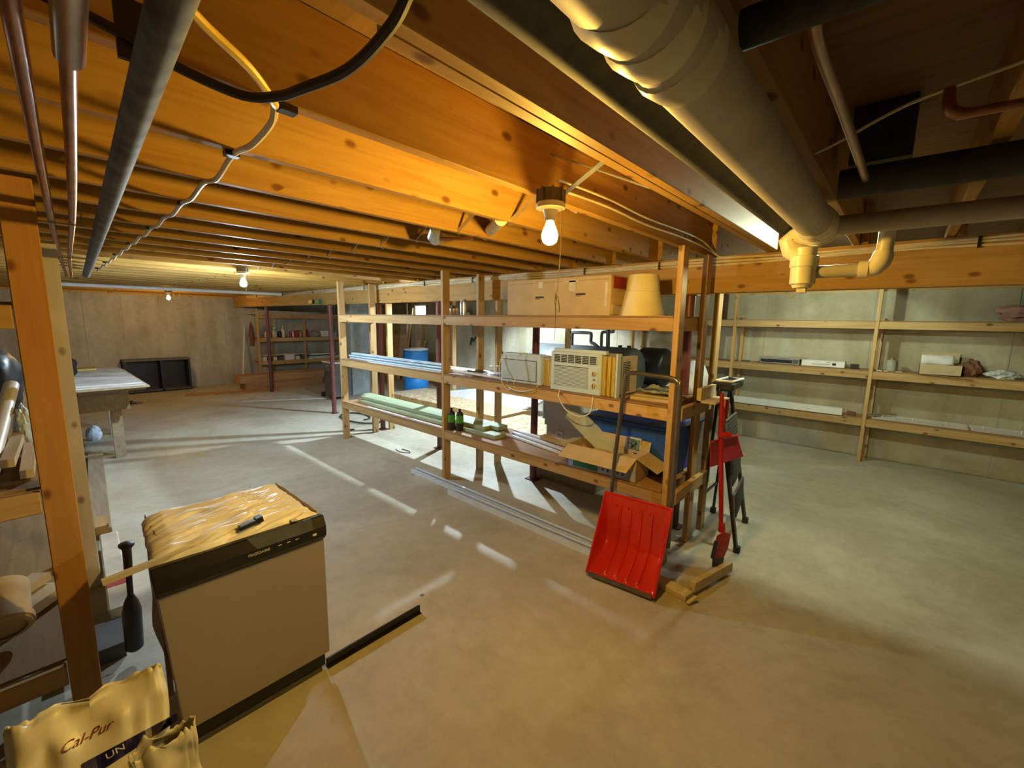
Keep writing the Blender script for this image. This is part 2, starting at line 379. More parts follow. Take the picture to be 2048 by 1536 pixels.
# ================================================================ LIGHTS
def bulb_obj(name, x, y, z, col, power, label, cat='light bulb', cord=None, box=True, cordcol=None):
    t = thing('bulb_fixture', (x, y, z - .16), label, cat)
    lh = MB().lathe([(.012, .165), (.052, .165), (.058, .155), (.056, .145), (.03, .138), (.024, .12), (.022, .10), (.018, .10)], (x, y, z - .085), 24).build('lamp_holder', PORC, t, sm=True)
    if box:
        b_ = MB(); 
        b_.prism([(.052 * math.cos(PI / 8 + k * PI / 4), .052 * math.sin(PI / 8 + k * PI / 4)) for k in range(8)], .045, Matrix.Translation((x, y, z + .081)))
        for k in range(8):
            b_.box(-.006, .006, -.004, .004, 0, .05, Matrix.Translation((x, y, z + .08)) @ Matrix.Rotation(k * PI / 4, 4, 'Z') @ Matrix.Translation((.05, 0, 0)))
        b_.build('junction_box', GREYBOX, t)
    prof = [(.0135, .03), (.0135, .012), (.018, 0), (.026, -.018), (.031, -.035), (.031, -.048), (.026, -.062), (.015, -.071), (.004, -.0745)]
    A = 4 * PI * .027 ** 2 * 1.25
    MB().lathe(prof, (x, y, z), 16).build('bulb', emis('glow_' + name, col, power / (PI * A)), lh, sm=True)
    if cord:
        MB().tube([(x + .045, y + .01, z + .07), (x + .046, y + .01, z - .1), (x + .04, y, z - cord)], .0018, 5).build('pull_cord', cordcol or CORD, t)
        if cord > .25:
            MB().tube([(x + .040, y, z - cord + .05), (x + .052, y, z - cord + .01), (x + .048, y + .01, z - cord - .03), (x + .034, y, z - cord), (x + .046, y - .01, z - cord + .045), (x + .038, y, z - cord - .06)], .0022, 5).build('cord_knot', CORD, t)
            MB().tube([(x + .04, y, z - cord), (x + .038, y, z - cord - .14)], .001, 4).build('string', CORD, t)
    return t
bulb_obj('warm', -1.05, 1.37, 2.065, WARM, P_WARM, 'bare warm bulb on a pull-cord fixture nearest the camera, between two joists', cord=.30)
bulb_obj('cool', -5.12, 1.50, 2.075, COOL, P_COOL, 'bare cool white bulb hanging between joists halfway down the room', cord=.10, cordcol=WHITE)
bulb_obj('amber', -10.9, 1.85, 2.075, AMBER, P_FAR, 'bare amber bulb near the far concrete wall with loose wires', box=True, cord=.10)
bg_ = bulb_obj('green', -.86, 5.80, 2.16, GREEN, P_GREEN, 'bare bulb over the right wall shelves, hidden by the beam', cord=None)
MB().box(-1.057, -.641, 5.78, 5.82, 2.287, 2.297).build('mounting_bar', STEEL, bg_)
bulb_obj('back', -4.93, 4.85, 2.345, COOL, P_BACK, 'bright bare bulb up between the joists behind the long cardboard box', cord=None, box=False)
bulb_obj('bay', -.44, 3.63, 2.345, GREEN, 56, 'bare bulb up between the joists just behind the beam on the right', cord=None, box=False)
bulb_obj('left', -4.9, -2.0, 2.07, COOL, P_LEFT, 'added bare bulb out of sight beyond the left rack', cord=None)  # unseen bulb added to brighten the left rack
for (x, y) in ((-10.84, 1.9),):
    tag(MB().tube([(x, y, 2.18), (x + .03, y + .03, 2.08), (x - .02, y + .05, 2.02), (x + .06, y + .1, 2.06), (x + .02, y + .12, 2.16)], .005, 5).build('loose_wire', ROMEX, sm=True), 'loose looped wires hanging beside the amber bulb', 'wire')
# ================================================================ CENTRE RACK
def post(x, y, z0, z1, par, mat=WZ, wx=.038, wy=.089, name='post'): return MB().box(x, x + wx, y, y + wy, z0, z1).build(name, mat, par, bev=.003)
rack = thing('storage_rack', (-3.4, 3.1, 0), 'long wooden storage rack of upright studs and three shelves in the middle of the room', 'shelf rack')
RX = [-5.73, -3.505, -1.11]
for x in RX: post(x, 2.79, 0, 2.185, rack)
for x in (-5.73, -3.47, -1.11): post(x, 3.25, 0, 2.185, rack)
LEV = [.55, 1.145, 1.745]
for z in LEV:
    for (x0, x1) in ((RX[0] + .038, RX[1]), (RX[1] + .038, RX[2])):
        MB().box(x0, x1, 2.792, 2.830, z - .101, z - .012).build('rail', WX, rack, bev=.003)
        MB().box(x0, x1, 3.295, 3.333, z - .101, z - .012).build('rail', WX, rack, bev=.003)
        MB().box(x0 + .002, x1 - .002, 2.787, 3.335, z - .0115, z).build('shelf_board', WRED, rack)
    for x in (RX[0] + .04, RX[1] - .04, RX[2] - .04): MB().box(x, x + .038, 2.832, 3.294, z - .101, z - .012).build('cleat', WY, rack, bev=.002)
MB().box(-1.072, -1.034, 2.86, 3.50, LEV[1] - .101, LEV[1] - .012).build('cleat', WY, rack, bev=.002)
MB().box(-1.072, -1.034, 2.86, 3.50, LEV[0] - .101, LEV[0] - .012).build('cleat', WY, rack, bev=.002)
for i, (x, y, l) in enumerate([(-1.10, 3.535, 'stud standing behind the right end of the rack, under the beam'), (-3.46, 3.535, 'stud standing behind the rack middle, beside the paired rack stud'), (-5.75, 3.535, 'stud standing behind the left end of the rack')]):
    tag(post(x, y, 0, 1.92 if i else 2.185, None, name='wall_stud'), 'upright wooden ' + l, 'stud', 'studs behind the rack')
tag(post(-3.2, 4.55, .14, 1.9, None, name='wall_stud'), 'upright wooden stud standing on the far corner of the low platform', 'stud')
for x, y, g in ((-8.05, 5.0, 'left near'), (-7.05, 5.9, 'back left')):
    tag(post(x, y, .14, 2.18, None, name='wall_stud'), 'upright wooden stud at the %s part of the low platform' % g, 'stud')
# ---- things on the top shelf
zt = LEV[2]
def carton(name, x0, x1, y0, y1, z0, z1, label, mat=CARD, cat='box', flaps=True):
    t = thing(name, ((x0 + x1) / 2, (y0 + y1) / 2, z0), label, cat)
    MB().box(x0, x1, y0, y1, z0, z1).build('carton_body', mat, t, bev=.004)
    return t
cb = carton('cardboard_box', -2.62, -1.60, 2.83, 3.28, zt, zt + .295, 'long taped cardboard box with hand slots on the top shelf of the rack')
MB().box(-2.605, -1.615, 2.8285, 2.8295, zt + .262, zt + .266).build('top_seam', CARDD, cb)
for (x, z, w) in ((-2.30, .14, .085), (-1.90, .155, .085)):
    MB().box(x, x + w, 2.8275, 2.8295, zt + z, zt + z + .014).build('hand_slot', RUBBER, cb)
    MB().box(x - .005, x + w * .5, 2.826, 2.829, zt + z - .012, zt + z).build('slot_flap', CARDD, cb)
for (x, z, w, h) in ((-2.27, .22, .045, .05), (-1.965, .185, .06, .09), (-2.02, .255, .14, .012), (-1.645, .07, .02, .17)):
    MB().box(x, x + w, 2.8278, 2.8292, zt + z, zt + z + h).build('tape', TAPE, cb)
MB().box(-1.5995, -1.597, 2.84, 3.27, zt + .01, zt + .28).build('box_end_flap', CARD, cb)
MB().box(-1.5968, -1.595, 2.86, 3.05, zt + .20, zt + .285).build('red_print', REDPR, cb); MB().box(-1.5968, -1.595, 3.07, 3.26, zt + .19, zt + .285).build('red_print', REDPR, cb)
MB().bar((-1.596, 2.88, zt + .12), (-1.50, 3.10, zt + .16), .002, .09).build('open_flap', CARDD, cb)
MB().box(-1.5968, -1.594, 2.845, 2.875, zt + .01, zt + .08).build('tape', TAPE, cb)
ls = thing('lampshade', (-1.43, 2.99, zt), 'cream tapered drum-shaped lampshade standing on the right end of the top shelf', 'lampshade')
MB().lathe([(.158, 0), (.156, .004), (.124, .17), (.1245, .172)], (-1.43, 2.99, zt + .0005), 32, caps=True).build('lower_shade', SCREAM, ls, sm=True)
MB().lathe([(.119, 0), (.108, .11), (.104, .118)], (-1.43, 2.99, zt + .174), 32).build('upper_shade', SCREAM, ls, sm=True)
for i, (x, y, h, r, mt, l) in enumerate([(-3.42, 3.18, .085, .055, BRASSY, 'squat brass-coloured can'), (-3.30, 3.2, .15, .02, STEEL, 'slim silver aerosol can'), (-3.25, 3.2, .15, .02, STEEL, 'slim dark-capped silver can')]):
    t = thing('can', (x - .35, y, zt), l + ' standing on the top shelf right of the middle post', 'can')
    MB().lathe([(r * .96, 0), (r, .004), (r, h * .9), (r * .8, h), (r * .75, h)], (x - .35, y, zt), 20).build('can_body', mt, t, sm=True)
    MB().lathe([(r * .6, h), (r * .6, h + .02), (r * .3, h + .024)], (x - .35, y, zt), 16).build('cap', PAPER if i == 1 else BLACK, t, sm=True)
# ---- middle shelf
zm = LEV[1]
k = 0
for i, (y, z, x0, x1) in enumerate([(2.86, .014, -5.55, -3.52), (2.895, .014, -5.56, -3.53), (2.93, .014, -5.6, -3.52), (2.965, .014, -5.57, -3.52), (2.878, .042, -5.62, -3.53), (2.913, .042, -5.58, -3.52), (2.948, .042, -5.6, -3.55), (2.895, .070, -5.58, -3.52), (2.93, .070, -5.6, -3.54)]):
    t = thing('metal_tube', ((x0 + x1) / 2, y, zm), 'pale blue-grey tube in the bundle on the left half of the middle shelf', 'tube', 'pale tubes on the middle shelf')
    MB().cyl((x0, y, zm + z), (x1, y, zm + z), .0135, n=10).build('tube_wall', TUBE, t, sm=True)
    MB().cyl((x0 - .004, y, zm + z), (x0 - .0005, y, zm + z), .0105, n=10).build('open_end', RUBBER, t)
tag(MB().box(-5.0, -3.53, 2.80, 2.832, zm + .001, zm + .012).build('trim_strip', WHITE), 'flat white strip lying along the front edge of the middle shelf, left half', 'trim strip')
tag(MB().cyl((-3.44, 2.86, zm + .03), (-2.74, 2.88, zm + .016), .013, n=10).build('white_rod', WHITE, sm=True), 'white tube lying on the middle shelf between the middle post and the small air conditioner', 'rod')
tag(MB().grid(lambda u, v: (-3.30 + .45 * u, 2.9 + .3 * v, zm + .02 + .02 * noise.noise((u * 5, v * 5, 1))), 10, 8).build('plastic_film', SHEET, sm=True, solid=.002), 'crumpled clear plastic film behind the white tube on the middle shelf', 'plastic film')
tag(MB().box(-3.36, -3.18, 3.02, 3.14, zm, zm + .03).build('metal_tin', DARKG, bev=.003), 'flat dark metal tin on the middle shelf right of the middle post', 'tin')
tag(MB().bar((-2.95, 3.05, zm + .03), (-2.78, 3.2, zm + .05), .16, .004).build('paper_sheet', PAPER), 'grey paper sheet lying beside the small air conditioner', 'paper')
for i, (x, z) in enumerate(((-3.22, .05), (-3.12, .06), (-3.04, .05))):
    t = thing('glass_jar', (x, 3.24, zm), ['left', 'middle', 'right'][i] + ' small glass jar at the back of the middle shelf right of the middle post', 'jar', 'small jars on the middle shelf')
    MB().lathe([(.02, 0), (.022, .005), (.022, z), (.016, z + .008)], (x, 3.24, zm), 14).build('jar_glass', GLASS, t, sm=True)
    MB().lathe([(.018, z + .008), (.018, z + .02)], (x, 3.24, zm), 14).build('lid', STEEL, t)
def air_conditioner(c, w, h, d, rz, label, small):
    t = thing('air_conditioner', c, label, 'air conditioner')
    M = Matrix.Translation(Vector(c)) @ Matrix.Rotation(rz, 4, 'Z')
    def B(x0, x1, y0, y1, z0, z1, nm, mt, bev=0): return MB().box(x0, x1, y0, y1, z0, z1, M).build(nm, mt, t, bev=bev)
    B(0, w, 0, .045, .0, h, 'front_frame', ACW, .006)
    B(.01, w - .012, .045, d, .006, h - .012, 'cabinet', IVORY, .004)
    if small:
        q = MB()
        for r in range(14): q.box(.03, w - .05, -.006, .002, .03 + r * (h - .07) / 14, .03 + r * (h - .07) / 14 + .0105, M)
        B(.025, w - .045, -.001, .004, .022, h - .035, 'grille_recess', DARKG)
        tag(q.build('louvres', ACW, t), kind='stuff')
        B(.02, w - .02, .01, .10, h, h + .018, 'top_channel', ACW)
    else:
        B(.035, w - .035, -.001, .004, h - .085, h - .02, 'outlet_recess', RUBBER)
        q = MB()
        for r in range(7): q.box(.035 + r * (w - .07) / 6 - .003, .035 + r * (w - .07) / 6 + .003, -.008, .002, h - .085, h - .02, M)
        for r in range(6): q.box(.035, w - .035, -.005, .002, h - .085 + r * .0125, h - .085 + r * .0125 + .003, M)
        tag(q.build('outlet_vanes', ACW, t), kind='stuff')
        B(.035, w * .76, -.001, .004, .04, h - .11, 'grille_recess', DARKG)
        q = MB()
        for r in range(16): q.box(.035, w * .76, -.005, .002, .042 + r * (h - .155) / 16, .0485 + r * (h - .155) / 16, M)
        tag(q.build('louvres', ACW, t), kind='stuff')
        B(w * .80, w - .025, -.003, .003, .05, h - .105, 'control_panel', ACW)
        for zz in (.075, .165):
            kb = MB().cyl(M @ Vector((w * .885, -.003, zz)), M @ Vector((w * .885, -.022, zz)), .019, .016, 18).build('knob', IVORY, t, sm=True)
            B2 = MB().box(w * .885 - .003, w * .885 + .003, -.027, -.0225, zz - .014, zz + .014, M).build('pointer', DARKG, kb)
        MB().cyl(M @ Vector((w * .885, -.003, .12)), M @ Vector((w * .885, -.008, .12)), .007, n=10).build('button', DARKG, t)
        B(-.004, w + .01, .045, .085, h - .008, h + .022, 'top_channel', ACW, .003)
        for k2 in range(6): B(w + .002 + k2 * .0185, w + .012 + k2 * .0185, .03 - .012 * (k2 % 2), .042 + .012 * (k2 % 2), .004, h - .015, 'accordion_pleat', YELLOWED)
        B(w + .115, w + .128, .012, .06, 0, h + .01, 'side_frame', ACW)
        B(w + .06, w + .11, .07, .36, .01, h - .02, 'side_cabinet', IVORY, .003)
        q = MB()
        for r in range(18): q.box(w + .108, w + .112, .13, .24, .03 + r * (h - .08) / 18, .03 + r * (h - .08) / 18 + .006, M)
        tag(q.build('side_vents', RUBBER, t), kind='stuff')
    return t, M
ac1, M1 = air_conditioner((-2.72, 2.86, zm + .001), .46, .245, .34, .03, 'smaller white window air conditioner with a wrapped cord, left of the larger one', True)
MB().tube([(-2.68, 2.85, zm + .25), (-2.70, 2.82, zm + .15), (-2.65, 2.79, zm + .02), (-2.55, 2.79, zm - .06), (-2.49, 2.81, zm + .05), (-2.50, 2.82, zm + .2), (-2.46, 2.86, zm + .27), (-2.38, 2.9, zm + .26)], .0045, 6).build('power_cord', WHITE, ac1, sm=True)
MB().tube([(-2.62, 2.84, zm + .01), (-2.52, 2.77, zm - .035), (-2.38, 2.765, zm - .05), (-2.26, 2.78, zm - .02), (-2.25, 2.83, zm + .01)], .0045, 6).build('power_cord', WHITE, ac1, sm=True)
for kk in range(4): MB().box(-2.245 + .02 * kk, -2.235 + .02 * kk, 2.90, 2.925, zm + .004, zm + .22).build('accordion_pleat', YELLOWED, ac1)
ac2, M2 = air_conditioner((-2.10, 2.80, zm + .001), .47, .315, .34, -.01, 'larger white window air conditioner with two knobs and a yellowed side panel', False)
MB().tube([(-2.0, 2.80, zm + .01), (-1.985, 2.765, zm - .05), (-1.90, 2.755, zm - .14), (-1.78, 2.755, zm - .17), (-1.69, 2.76, zm - .13), (-1.675, 2.77, zm - .04), (-1.70, 2.81, zm + .01)], .005, 6).build('power_cord', WHITE, ac2, sm=True)
for i, (x0, x1, y, z, mt, l) in enumerate([(-1.44, -1.13, 2.90, .0, WPALEX, 'front offcut of pale moulding'), (-1.45, -1.13, 3.0, .0, WPALEX, 'middle offcut of pale moulding'), (-1.42, -1.13, 3.12, .0, WX, 'back offcut of orange board')]):
    tag(MB().bar((x0, y, zm + .012), (x1, y + .03, zm + .012), .06, .022).build('wood_offcut', mt), l + ' on the right end of the middle shelf', 'wood offcut')
tag(MB().grid(lambda u, v: (-1.42 + .24 * u, 2.96 + .26 * v, zm + .05 + .05 * abs(noise.noise((u * 4, v * 4, 3)))), 14, 10).build('plastic_bag', SHEET, sm=True, solid=.002), 'crumpled clear plastic bag over the offcuts on the middle shelf', 'plastic bag')
tag(MB().box(-1.03, -1.0, 3.10, 3.42, zm, zm + .001 + .10).box(-1.03, -.9, 3.10, 3.42, zm, zm + .012).build('wood_bracket', WPALEX), 'pale wooden bracket beside the right rear studs', 'bracket')
# white bag further back
def blob(c, r, sq=1, seed=0, amp=.25, n=24, mfreq=2.2):
    mb = MB(); k0 = 0
    for i in range(n + 1):
        th = PI * i / n
        for j in range(n * 2):
            ph = PI * j / n
            d = Vector((math.sin(th) * math.cos(ph), math.sin(th) * math.sin(ph), math.cos(th)))
            f = 1 + amp * noise.noise(d * mfreq + Vector((seed, 0, 0))) + amp * .5 * noise.noise(d * mfreq * 3 + Vector((0, seed, 0)))
            p = Vector((d.x * r[0] * f, d.y * r[1] * f, d.z * r[2] * f)); p.z = max(p.z, -r[2] * .8)
            mb.v.append(Vector(c) + Vector((0, 0, r[2] * .8)) + p)
    for i in range(n):
        for j in range(n * 2):
            a = i * n * 2 + j; b_ = i * n * 2 + (j + 1) % (n * 2)
            mb.f.append((a, a + n * 2, b_ + n * 2, b_))
    return mb
tag(blob((-1.60, 4.6, .962), (.17, .14, .19), seed=3, amp=.12).build('plastic_sack', PAPER, sm=True), 'bulging white plastic sack behind the right rear studs of the rack', 'sack')
tag(MB().box(-1.85, -1.35, 4.4, 4.8, .93, .96).box(-1.82, -1.75, 4.45, 4.75, 0, .93).box(-1.45, -1.38, 4.45, 4.75, 0, .93).build('work_stand', WGREYW), 'plain wooden stand holding up the white plastic sack', 'stand')
# ---- bottom shelf
zb = LEV[0]
for i, (x0, x1, y, z, w) in enumerate([(-5.6, -3.0, 3.12, 0, .14), (-5.62, -2.92, 3.115, .041, .14), (-5.4, -2.82, 2.965, 0, .14), (-5.5, -3.03, 3.0, .041, .10)]):
    tag(MB().box(x0, x1, y - w / 2, y + w / 2, zb + z + .001, zb + z + .039).build('treated_board', WGREEN, bev=.003), ['lower back', 'upper back', 'lower front, longest', 'upper front'][i] + ' green-tinted treated deck board in the pile on the bottom shelf', 'board', 'treated boards on the bottom shelf')
tag(MB().box(-5.05, -3.52, 2.80, 2.82, zb + .001, zb + .016).build('trim_strip', WHITE), 'thin white slat along the front of the bottom shelf, left half', 'slat')
for i, (x, y) in enumerate(((-3.415, 2.85), (-3.325, 2.885))):
    t = thing('gas_cylinder', (x, y, zb), ['left', 'right'][i] + ' one of two small green camping gas cylinders right of the middle post', 'gas cylinder', 'gas cylinders')
    MB().lathe([(.036, 0), (.0385, .008), (.0385, .085)], (x, y, zb), 24).build('lower_body', RUBBER, t, sm=True)
    MB().lathe([(.0388, .085), (.0388, .165)], (x, y, zb), 24).build('label_band', GREENP, t, sm=True)
    MB().lathe([(.0385, .165), (.036, .18), (.026, .196), (.012, .203), (.012, .218), (.014, .219), (.014, .23), (.008, .232)], (x, y, zb), 24).build('valve_top', BLACK, t, sm=True)
for i, (a, b_, w, l) in enumerate([((-2.95, 3.12), (-1.95, 2.95), .03, 'long white vinyl strip'), ((-2.85, 3.19), (-2.05, 3.07), .035, 'short wide white vinyl strip'), ((-2.9, 3.27), (-2.2, 3.2), .03, 'white painted wood strip at the back')]):
    tag(MB().bar((*a, zb + .012), (*b_, zb + .012), w, .018).build('white_strip', WPVC), l + ' on the bottom shelf right of the green boards', 'trim strip')
tag(MB().bar((-2.5, 3.24, zb + .03), (-1.9, 3.16, zb + .03), .08, .04).build('wood_offcut', WX), 'short brown board at the back of the bottom shelf near the grey box', 'wood offcut')
gb = thing('grey_box', (-2.16, 3.45, .30), 'grey cardboard box with a barcode label seen behind the bottom shelf', 'box')
GY = 3.58
MB().box(-2.72, -2.26, GY, GY + .3, .30, .60).build('lower_carton', CARDG, gb, bev=.003); MB().box(-2.74, -2.30, GY - .01, GY + .3, .602, .86).build('upper_carton', CARDG, gb, bev=.003)
MB().box(-2.58, -2.50, GY - .012, GY - .0105, .42, .56).build('label', PAPER, gb)
for kk in range(6): MB().box(-2.565, -2.515, GY - .0135, GY - .0121, .44 + kk * .016, .444 + kk * .016 + .005 * (kk % 2)).build('barcode', RUBBER, gb)
tag(MB().box(-2.9, -2.1, 3.56, 3.95, 0, .30).build('wooden_crate', WGREYW, bev=.004), 'plain wooden crate on the floor under the grey cardboard box', 'crate')
bb = thing('storage_bin', (-1.5, 3.1, zb), 'large blue plastic storage bin with a picture label on the bottom shelf', 'bin')
MB().add([(x, y, z) for z, e in ((zb + .002, .03), (zb + .36, 0)) for (x, y) in ((-1.90 + e, 3.03 + e), (-1.13 - e, 3.03 + e), (-1.13 - e, 3.60 - e), (-1.90 + e, 3.60 - e))], [(3, 2, 1, 0), (4, 5, 6, 7), (0, 1, 5, 4), (1, 2, 6, 5), (2, 3, 7, 6), (3, 0, 4, 7)]).build('bin_body', BLUEP, bb, bev=.008)
MB().box(-1.915, -1.115, 3.015, 3.615, zb + .36, zb + .385).build('lid', BLUEP, bb, bev=.006)
MB().box(-1.50, -1.385, 3.012, 3.032, zb + .13, zb + .27).build('label', PAPER, bb); MB().box(-1.492, -1.393, 3.008, 3.0115, zb + .175, zb + .262).build('label_picture', plain('label_picture', (.20, .32, .38), .4, 0, .5, 40), bb)
MB().box(-1.48, -1.45, 3.009, 3.0115, zb + .148, zb + .158).box(-1.44, -1.41, 3.009, 3.0115, zb + .148, zb + .156).build('label_text', NAVY, bb)
# open box
PBP = plain('pale_blue_print', (.45, .52, .85), .5)
ob = thing('open_box', (-1.6, 2.96, zb), 'open cardboard box with blue and green printed side on the bottom shelf', 'box')
x0, x1, y0, y1, h = -1.88, -1.30, 2.80, 3.0, .18
M = Matrix.Translation((-1.6, 2.90, zb + .002)) @ Matrix.Rotation(.02, 4, 'Z'); hx, hy = .29, .11
bd = MB()
for (a, b_, c, d) in ((-hx, hx, -hy, -hy + .004), (-hx, hx, hy - .004, hy), (-hx, -hx + .004, -hy, hy), (hx - .004, hx, -hy, hy)): bd.box(a, b_, c, d, 0, h, M)
bd.box(-hx, hx, -hy, hy, 0, .004, M).build('box_walls', CARD, ob)
MB().box(-hx + .05, -.02, -hy - .0016, -hy - .0004, .01, .09, M).build('green_print', GREENB, ob)
MB().box(-hx + .005, -hx + .048, -hy - .0016, -hy - .0004, .0, .1, M).build('pale_blue_print', PBP, ob)
MB().box(-.018, hx - .05, -hy - .0016, -hy - .0004, .01, .08, M).build('pale_blue_print', PBP, ob); MB().box(hx - .045, hx - .004, -hy - .0016, -hy - .0004, .01, .09, M).build('pale_blue_print', PBP, ob)
for kk in range(5): MB().box(.02 + kk * .04, .035 + kk * .04, -hy - .0022, -hy - .0017, .03, .05, M).build('printed_mark', NAVY, ob)
def flap(p, q, out, nm='flap'):
    p, q, out = [M @ Vector(a) if i < 2 else M.to_3x3() @ Vector(a) for i, a in enumerate((p, q, out))]
    mb = MB(); nrm = (q - p).cross(out).normalized() * .003
    mb.add([p, q, q + out, p + out, p + nrm, q + nrm, q + out + nrm, p + out + nrm], [(0, 1, 2, 3), (7, 6, 5, 4), (0, 4, 5, 1), (1, 5, 6, 2), (2, 6, 7, 3), (3, 7, 4, 0)])
    return mb.build(nm, CARD, ob)
flap((-hx, -hy, h), (hx, -hy, h), (-.03, -.10, -.085)); flap((-hx, hy, h), (hx, hy, h), (0, .03, .08)); flap((hx, -hy, h), (hx, hy, h), (.15, .02, -.08)); flap((-hx, -hy, h), (-hx, hy, h), (-.10, 0, -.02))
tag(MB().grid(lambda u, v: (-1.98 + .40 * u, 2.86 + .10 * v + .02 * u, zb + .42 - .29 * u + .12 * v - .05 + .008 * noise.noise((u * 6, v * 6, 0))), 8, 5).build('plastic_tray', SHEET, solid=.004), 'clear plastic sheet tilted out of the open cardboard box', 'plastic sheet')
for i in range(4):
    tag(MB().bar((-1.80 + .10 * i, 2.84 + .03 * (i % 2), zb + .15 + .012 * (i % 2)), (-1.60 + .11 * i, 3.0 - .02 * i, zb + .12 + .01 * i), .02, .012).build('wood_strip', [WX, WPALEX][i % 2]), ['leftmost', 'second', 'third', 'rightmost'][i] + ' wooden strip lying in the open cardboard box', 'wood strip', 'strips in the open box')
# ================================================================ FLOOR, NEAR THE RACK
for (a, b_, w, l) in [((-3.90, 2.70), (-1.45, 2.68), .075, 'longer white vinyl channel lying on the floor along the rack'), ((-3.14, 2.60), (-1.35, 2.60), .075, 'shorter white vinyl channel lying on the floor in front of the longer one')]:
    t = thing('vinyl_channel', ((a[0] + b_[0]) / 2, a[1], 0), l, 'trim channel')
    MB().bar((*a, .003), (*b_, .003), w, .005).build('channel_base', WPVC, t)
    for s in (-1, 1): MB().bar((a[0], a[1] + s * w * .47, .026), (b_[0], b_[1] + s * w * .47, .026), .004, .044).build('channel_side', WPVC, t)
    MB().bar((a[0], a[1] + w * .28, .046), (b_[0], b_[1] + w * .28, .046), w * .42, .004).build('channel_lip', WPVC, t); MB().bar((a[0], a[1] - w * .38, .046), (b_[0], b_[1] - w * .38, .046), w * .2, .004).build('channel_lip', WPVC, t)
# snow pusher
sp = thing('snow_pusher', (-1.18, 2.48, 0), 'red plastic snow pusher with a bare steel loop handle leaning on the rack', 'snow shovel')
BL, BR, TL, TR = Vector((-1.405, 2.36, .012)), Vector((-.955, 2.41, .012)), Vector((-1.445, 2.64, .49)), Vector((-.975, 2.66, .50))
nrm = (BR - BL).cross(TL - BL).normalized()
if nrm.y > 0: nrm = -nrm
def scoop(u, v):
    p = (BL * (1 - u) + BR * u) * (1 - v) + (TL * (1 - u) + TR * u) * v
    e = min(u, 1 - u)
    q_ = min(v / .46, (1 - v) / .54); depth = .125 * (1 - max(0, 1 - e / .10) ** 2.2) * (1 - (1 - min(1, q_ * 1.02)) ** 1.35) if 0 < v < 1 else 0
    rib = 0
    for c in (.26, .42, .58, .74):
        if abs(u - c) < .013 and .06 < v < .9: rib = .012
    return p - nrm * (depth - rib) + nrm * .03
MB().grid(scoop, 75, 40).build('scoop', REDP, sp, sm=60, solid=.006)
rim_pts = [scoop(0, v / 12) for v in range(13)] + [scoop(u / 12, 1) for u in range(1, 13)] + [scoop(1, 1 - v / 12) for v in range(1, 13)]
MB().rings([(p, .008) for p in rim_pts], 8).build('rolled_edge', REDP, sp, sm=True)
MB().bar(scoop(.03, 0) + Vector((0, -.004, .004)), scoop(.97, 0) + Vector((0, -.004, .004)), .006, .028).build('wear_strip', GREYM, sp)
hp = [(-1.43, 2.68, .22), (-1.435, 2.695, .6), (-1.40, 2.735, 1.28), (-1.39, 2.74, 1.335), (-1.34, 2.742, 1.355), (-1.2, 2.742, 1.352), (-1.09, 2.742, 1.347), (-1.035, 2.74, 1.325), (-1.015, 2.735, 1.25), (-1.0, 2.70, .6), (-1.0, 2.685, .22)]
MB().tube(hp, .0145, 12).build('loop_handle', GREYM, sp, sm=True)
for u in (.19, .38, .56, .70): MB().cyl(scoop(u, .88), scoop(u, .88) + nrm * .014, .010, .006, 10).build('rivet', REDP, sp, sm=True)
tag(MB().bar((-1.15, 2.62, .02), (-.80, 2.56, .02), .085, .038).build('lumber_block', WPALEX, bev=.003), 'short pale two-by-four lying behind the red snow pusher', 'lumber')
tag(MB().bar((-.805, 2.62, .058), (-.70, 3.04, .058), .038, .088 - .02).box(-.83, -.80, 2.55, 2.56, .0, .02).build('lumber_block', WPALEX, bev=.003), 'short pale two-by-four on the floor below the step ladder', 'lumber')
tag(MB().bar((-.79, 2.50, .012), (-.76, 2.56, .04), .02, .012).build('wood_splinter', WPALEX), 'small split wood splinter at the corner of the pale two-by-fours', 'splinter')
# ladder
lad = thing('step_ladder', (-.93, 3.68, 0), 'black folding step ladder with ribbed treads at the right end of the rack', 'ladder')
TOPZ = 1.20
A0, A1 = Vector((-.745, 3.38, 0)), Vector((-.83, 3.96, 0)); T0, T1 = Vector((-1.00, 3.50, TOPZ)), Vector((-1.02, 3.86, TOPZ))
R0, R1 = Vector((-1.10, 3.66, 0)), Vector((-1.10, 3.98, 0))
def lerp(a, b_, t): return a * (1 - t) + b_ * t
for a, b_ in ((A0, T0), (A1, T1)): MB().bar(a, b_, .022, .045, (0, 1, 0)).build('front_rail', BLACK, lad, bev=.003)
for a, b_ in ((R0, T0), (R1, T1)): MB().bar(a, lerp(a, b_, .97), .02, .025, (0, 1, 0)).build('rear_leg', BLACK, lad, bev=.003)
for a in (A0, A1, R0, R1): MB().box(a.x - .022, a.x + .022, a.y - .02, a.y + .02, 0, .05).build('rubber_foot', RUBBER, lad, bev=.004)
MB().bar(lerp(R0, T0, .25), lerp(R1, T1, .25), .012, .02).build('rear_brace', BLACK, lad)
nl = (A1 - A0).cross(T0 - A0).normalized(); nl = nl if nl.x > 0 else -nl
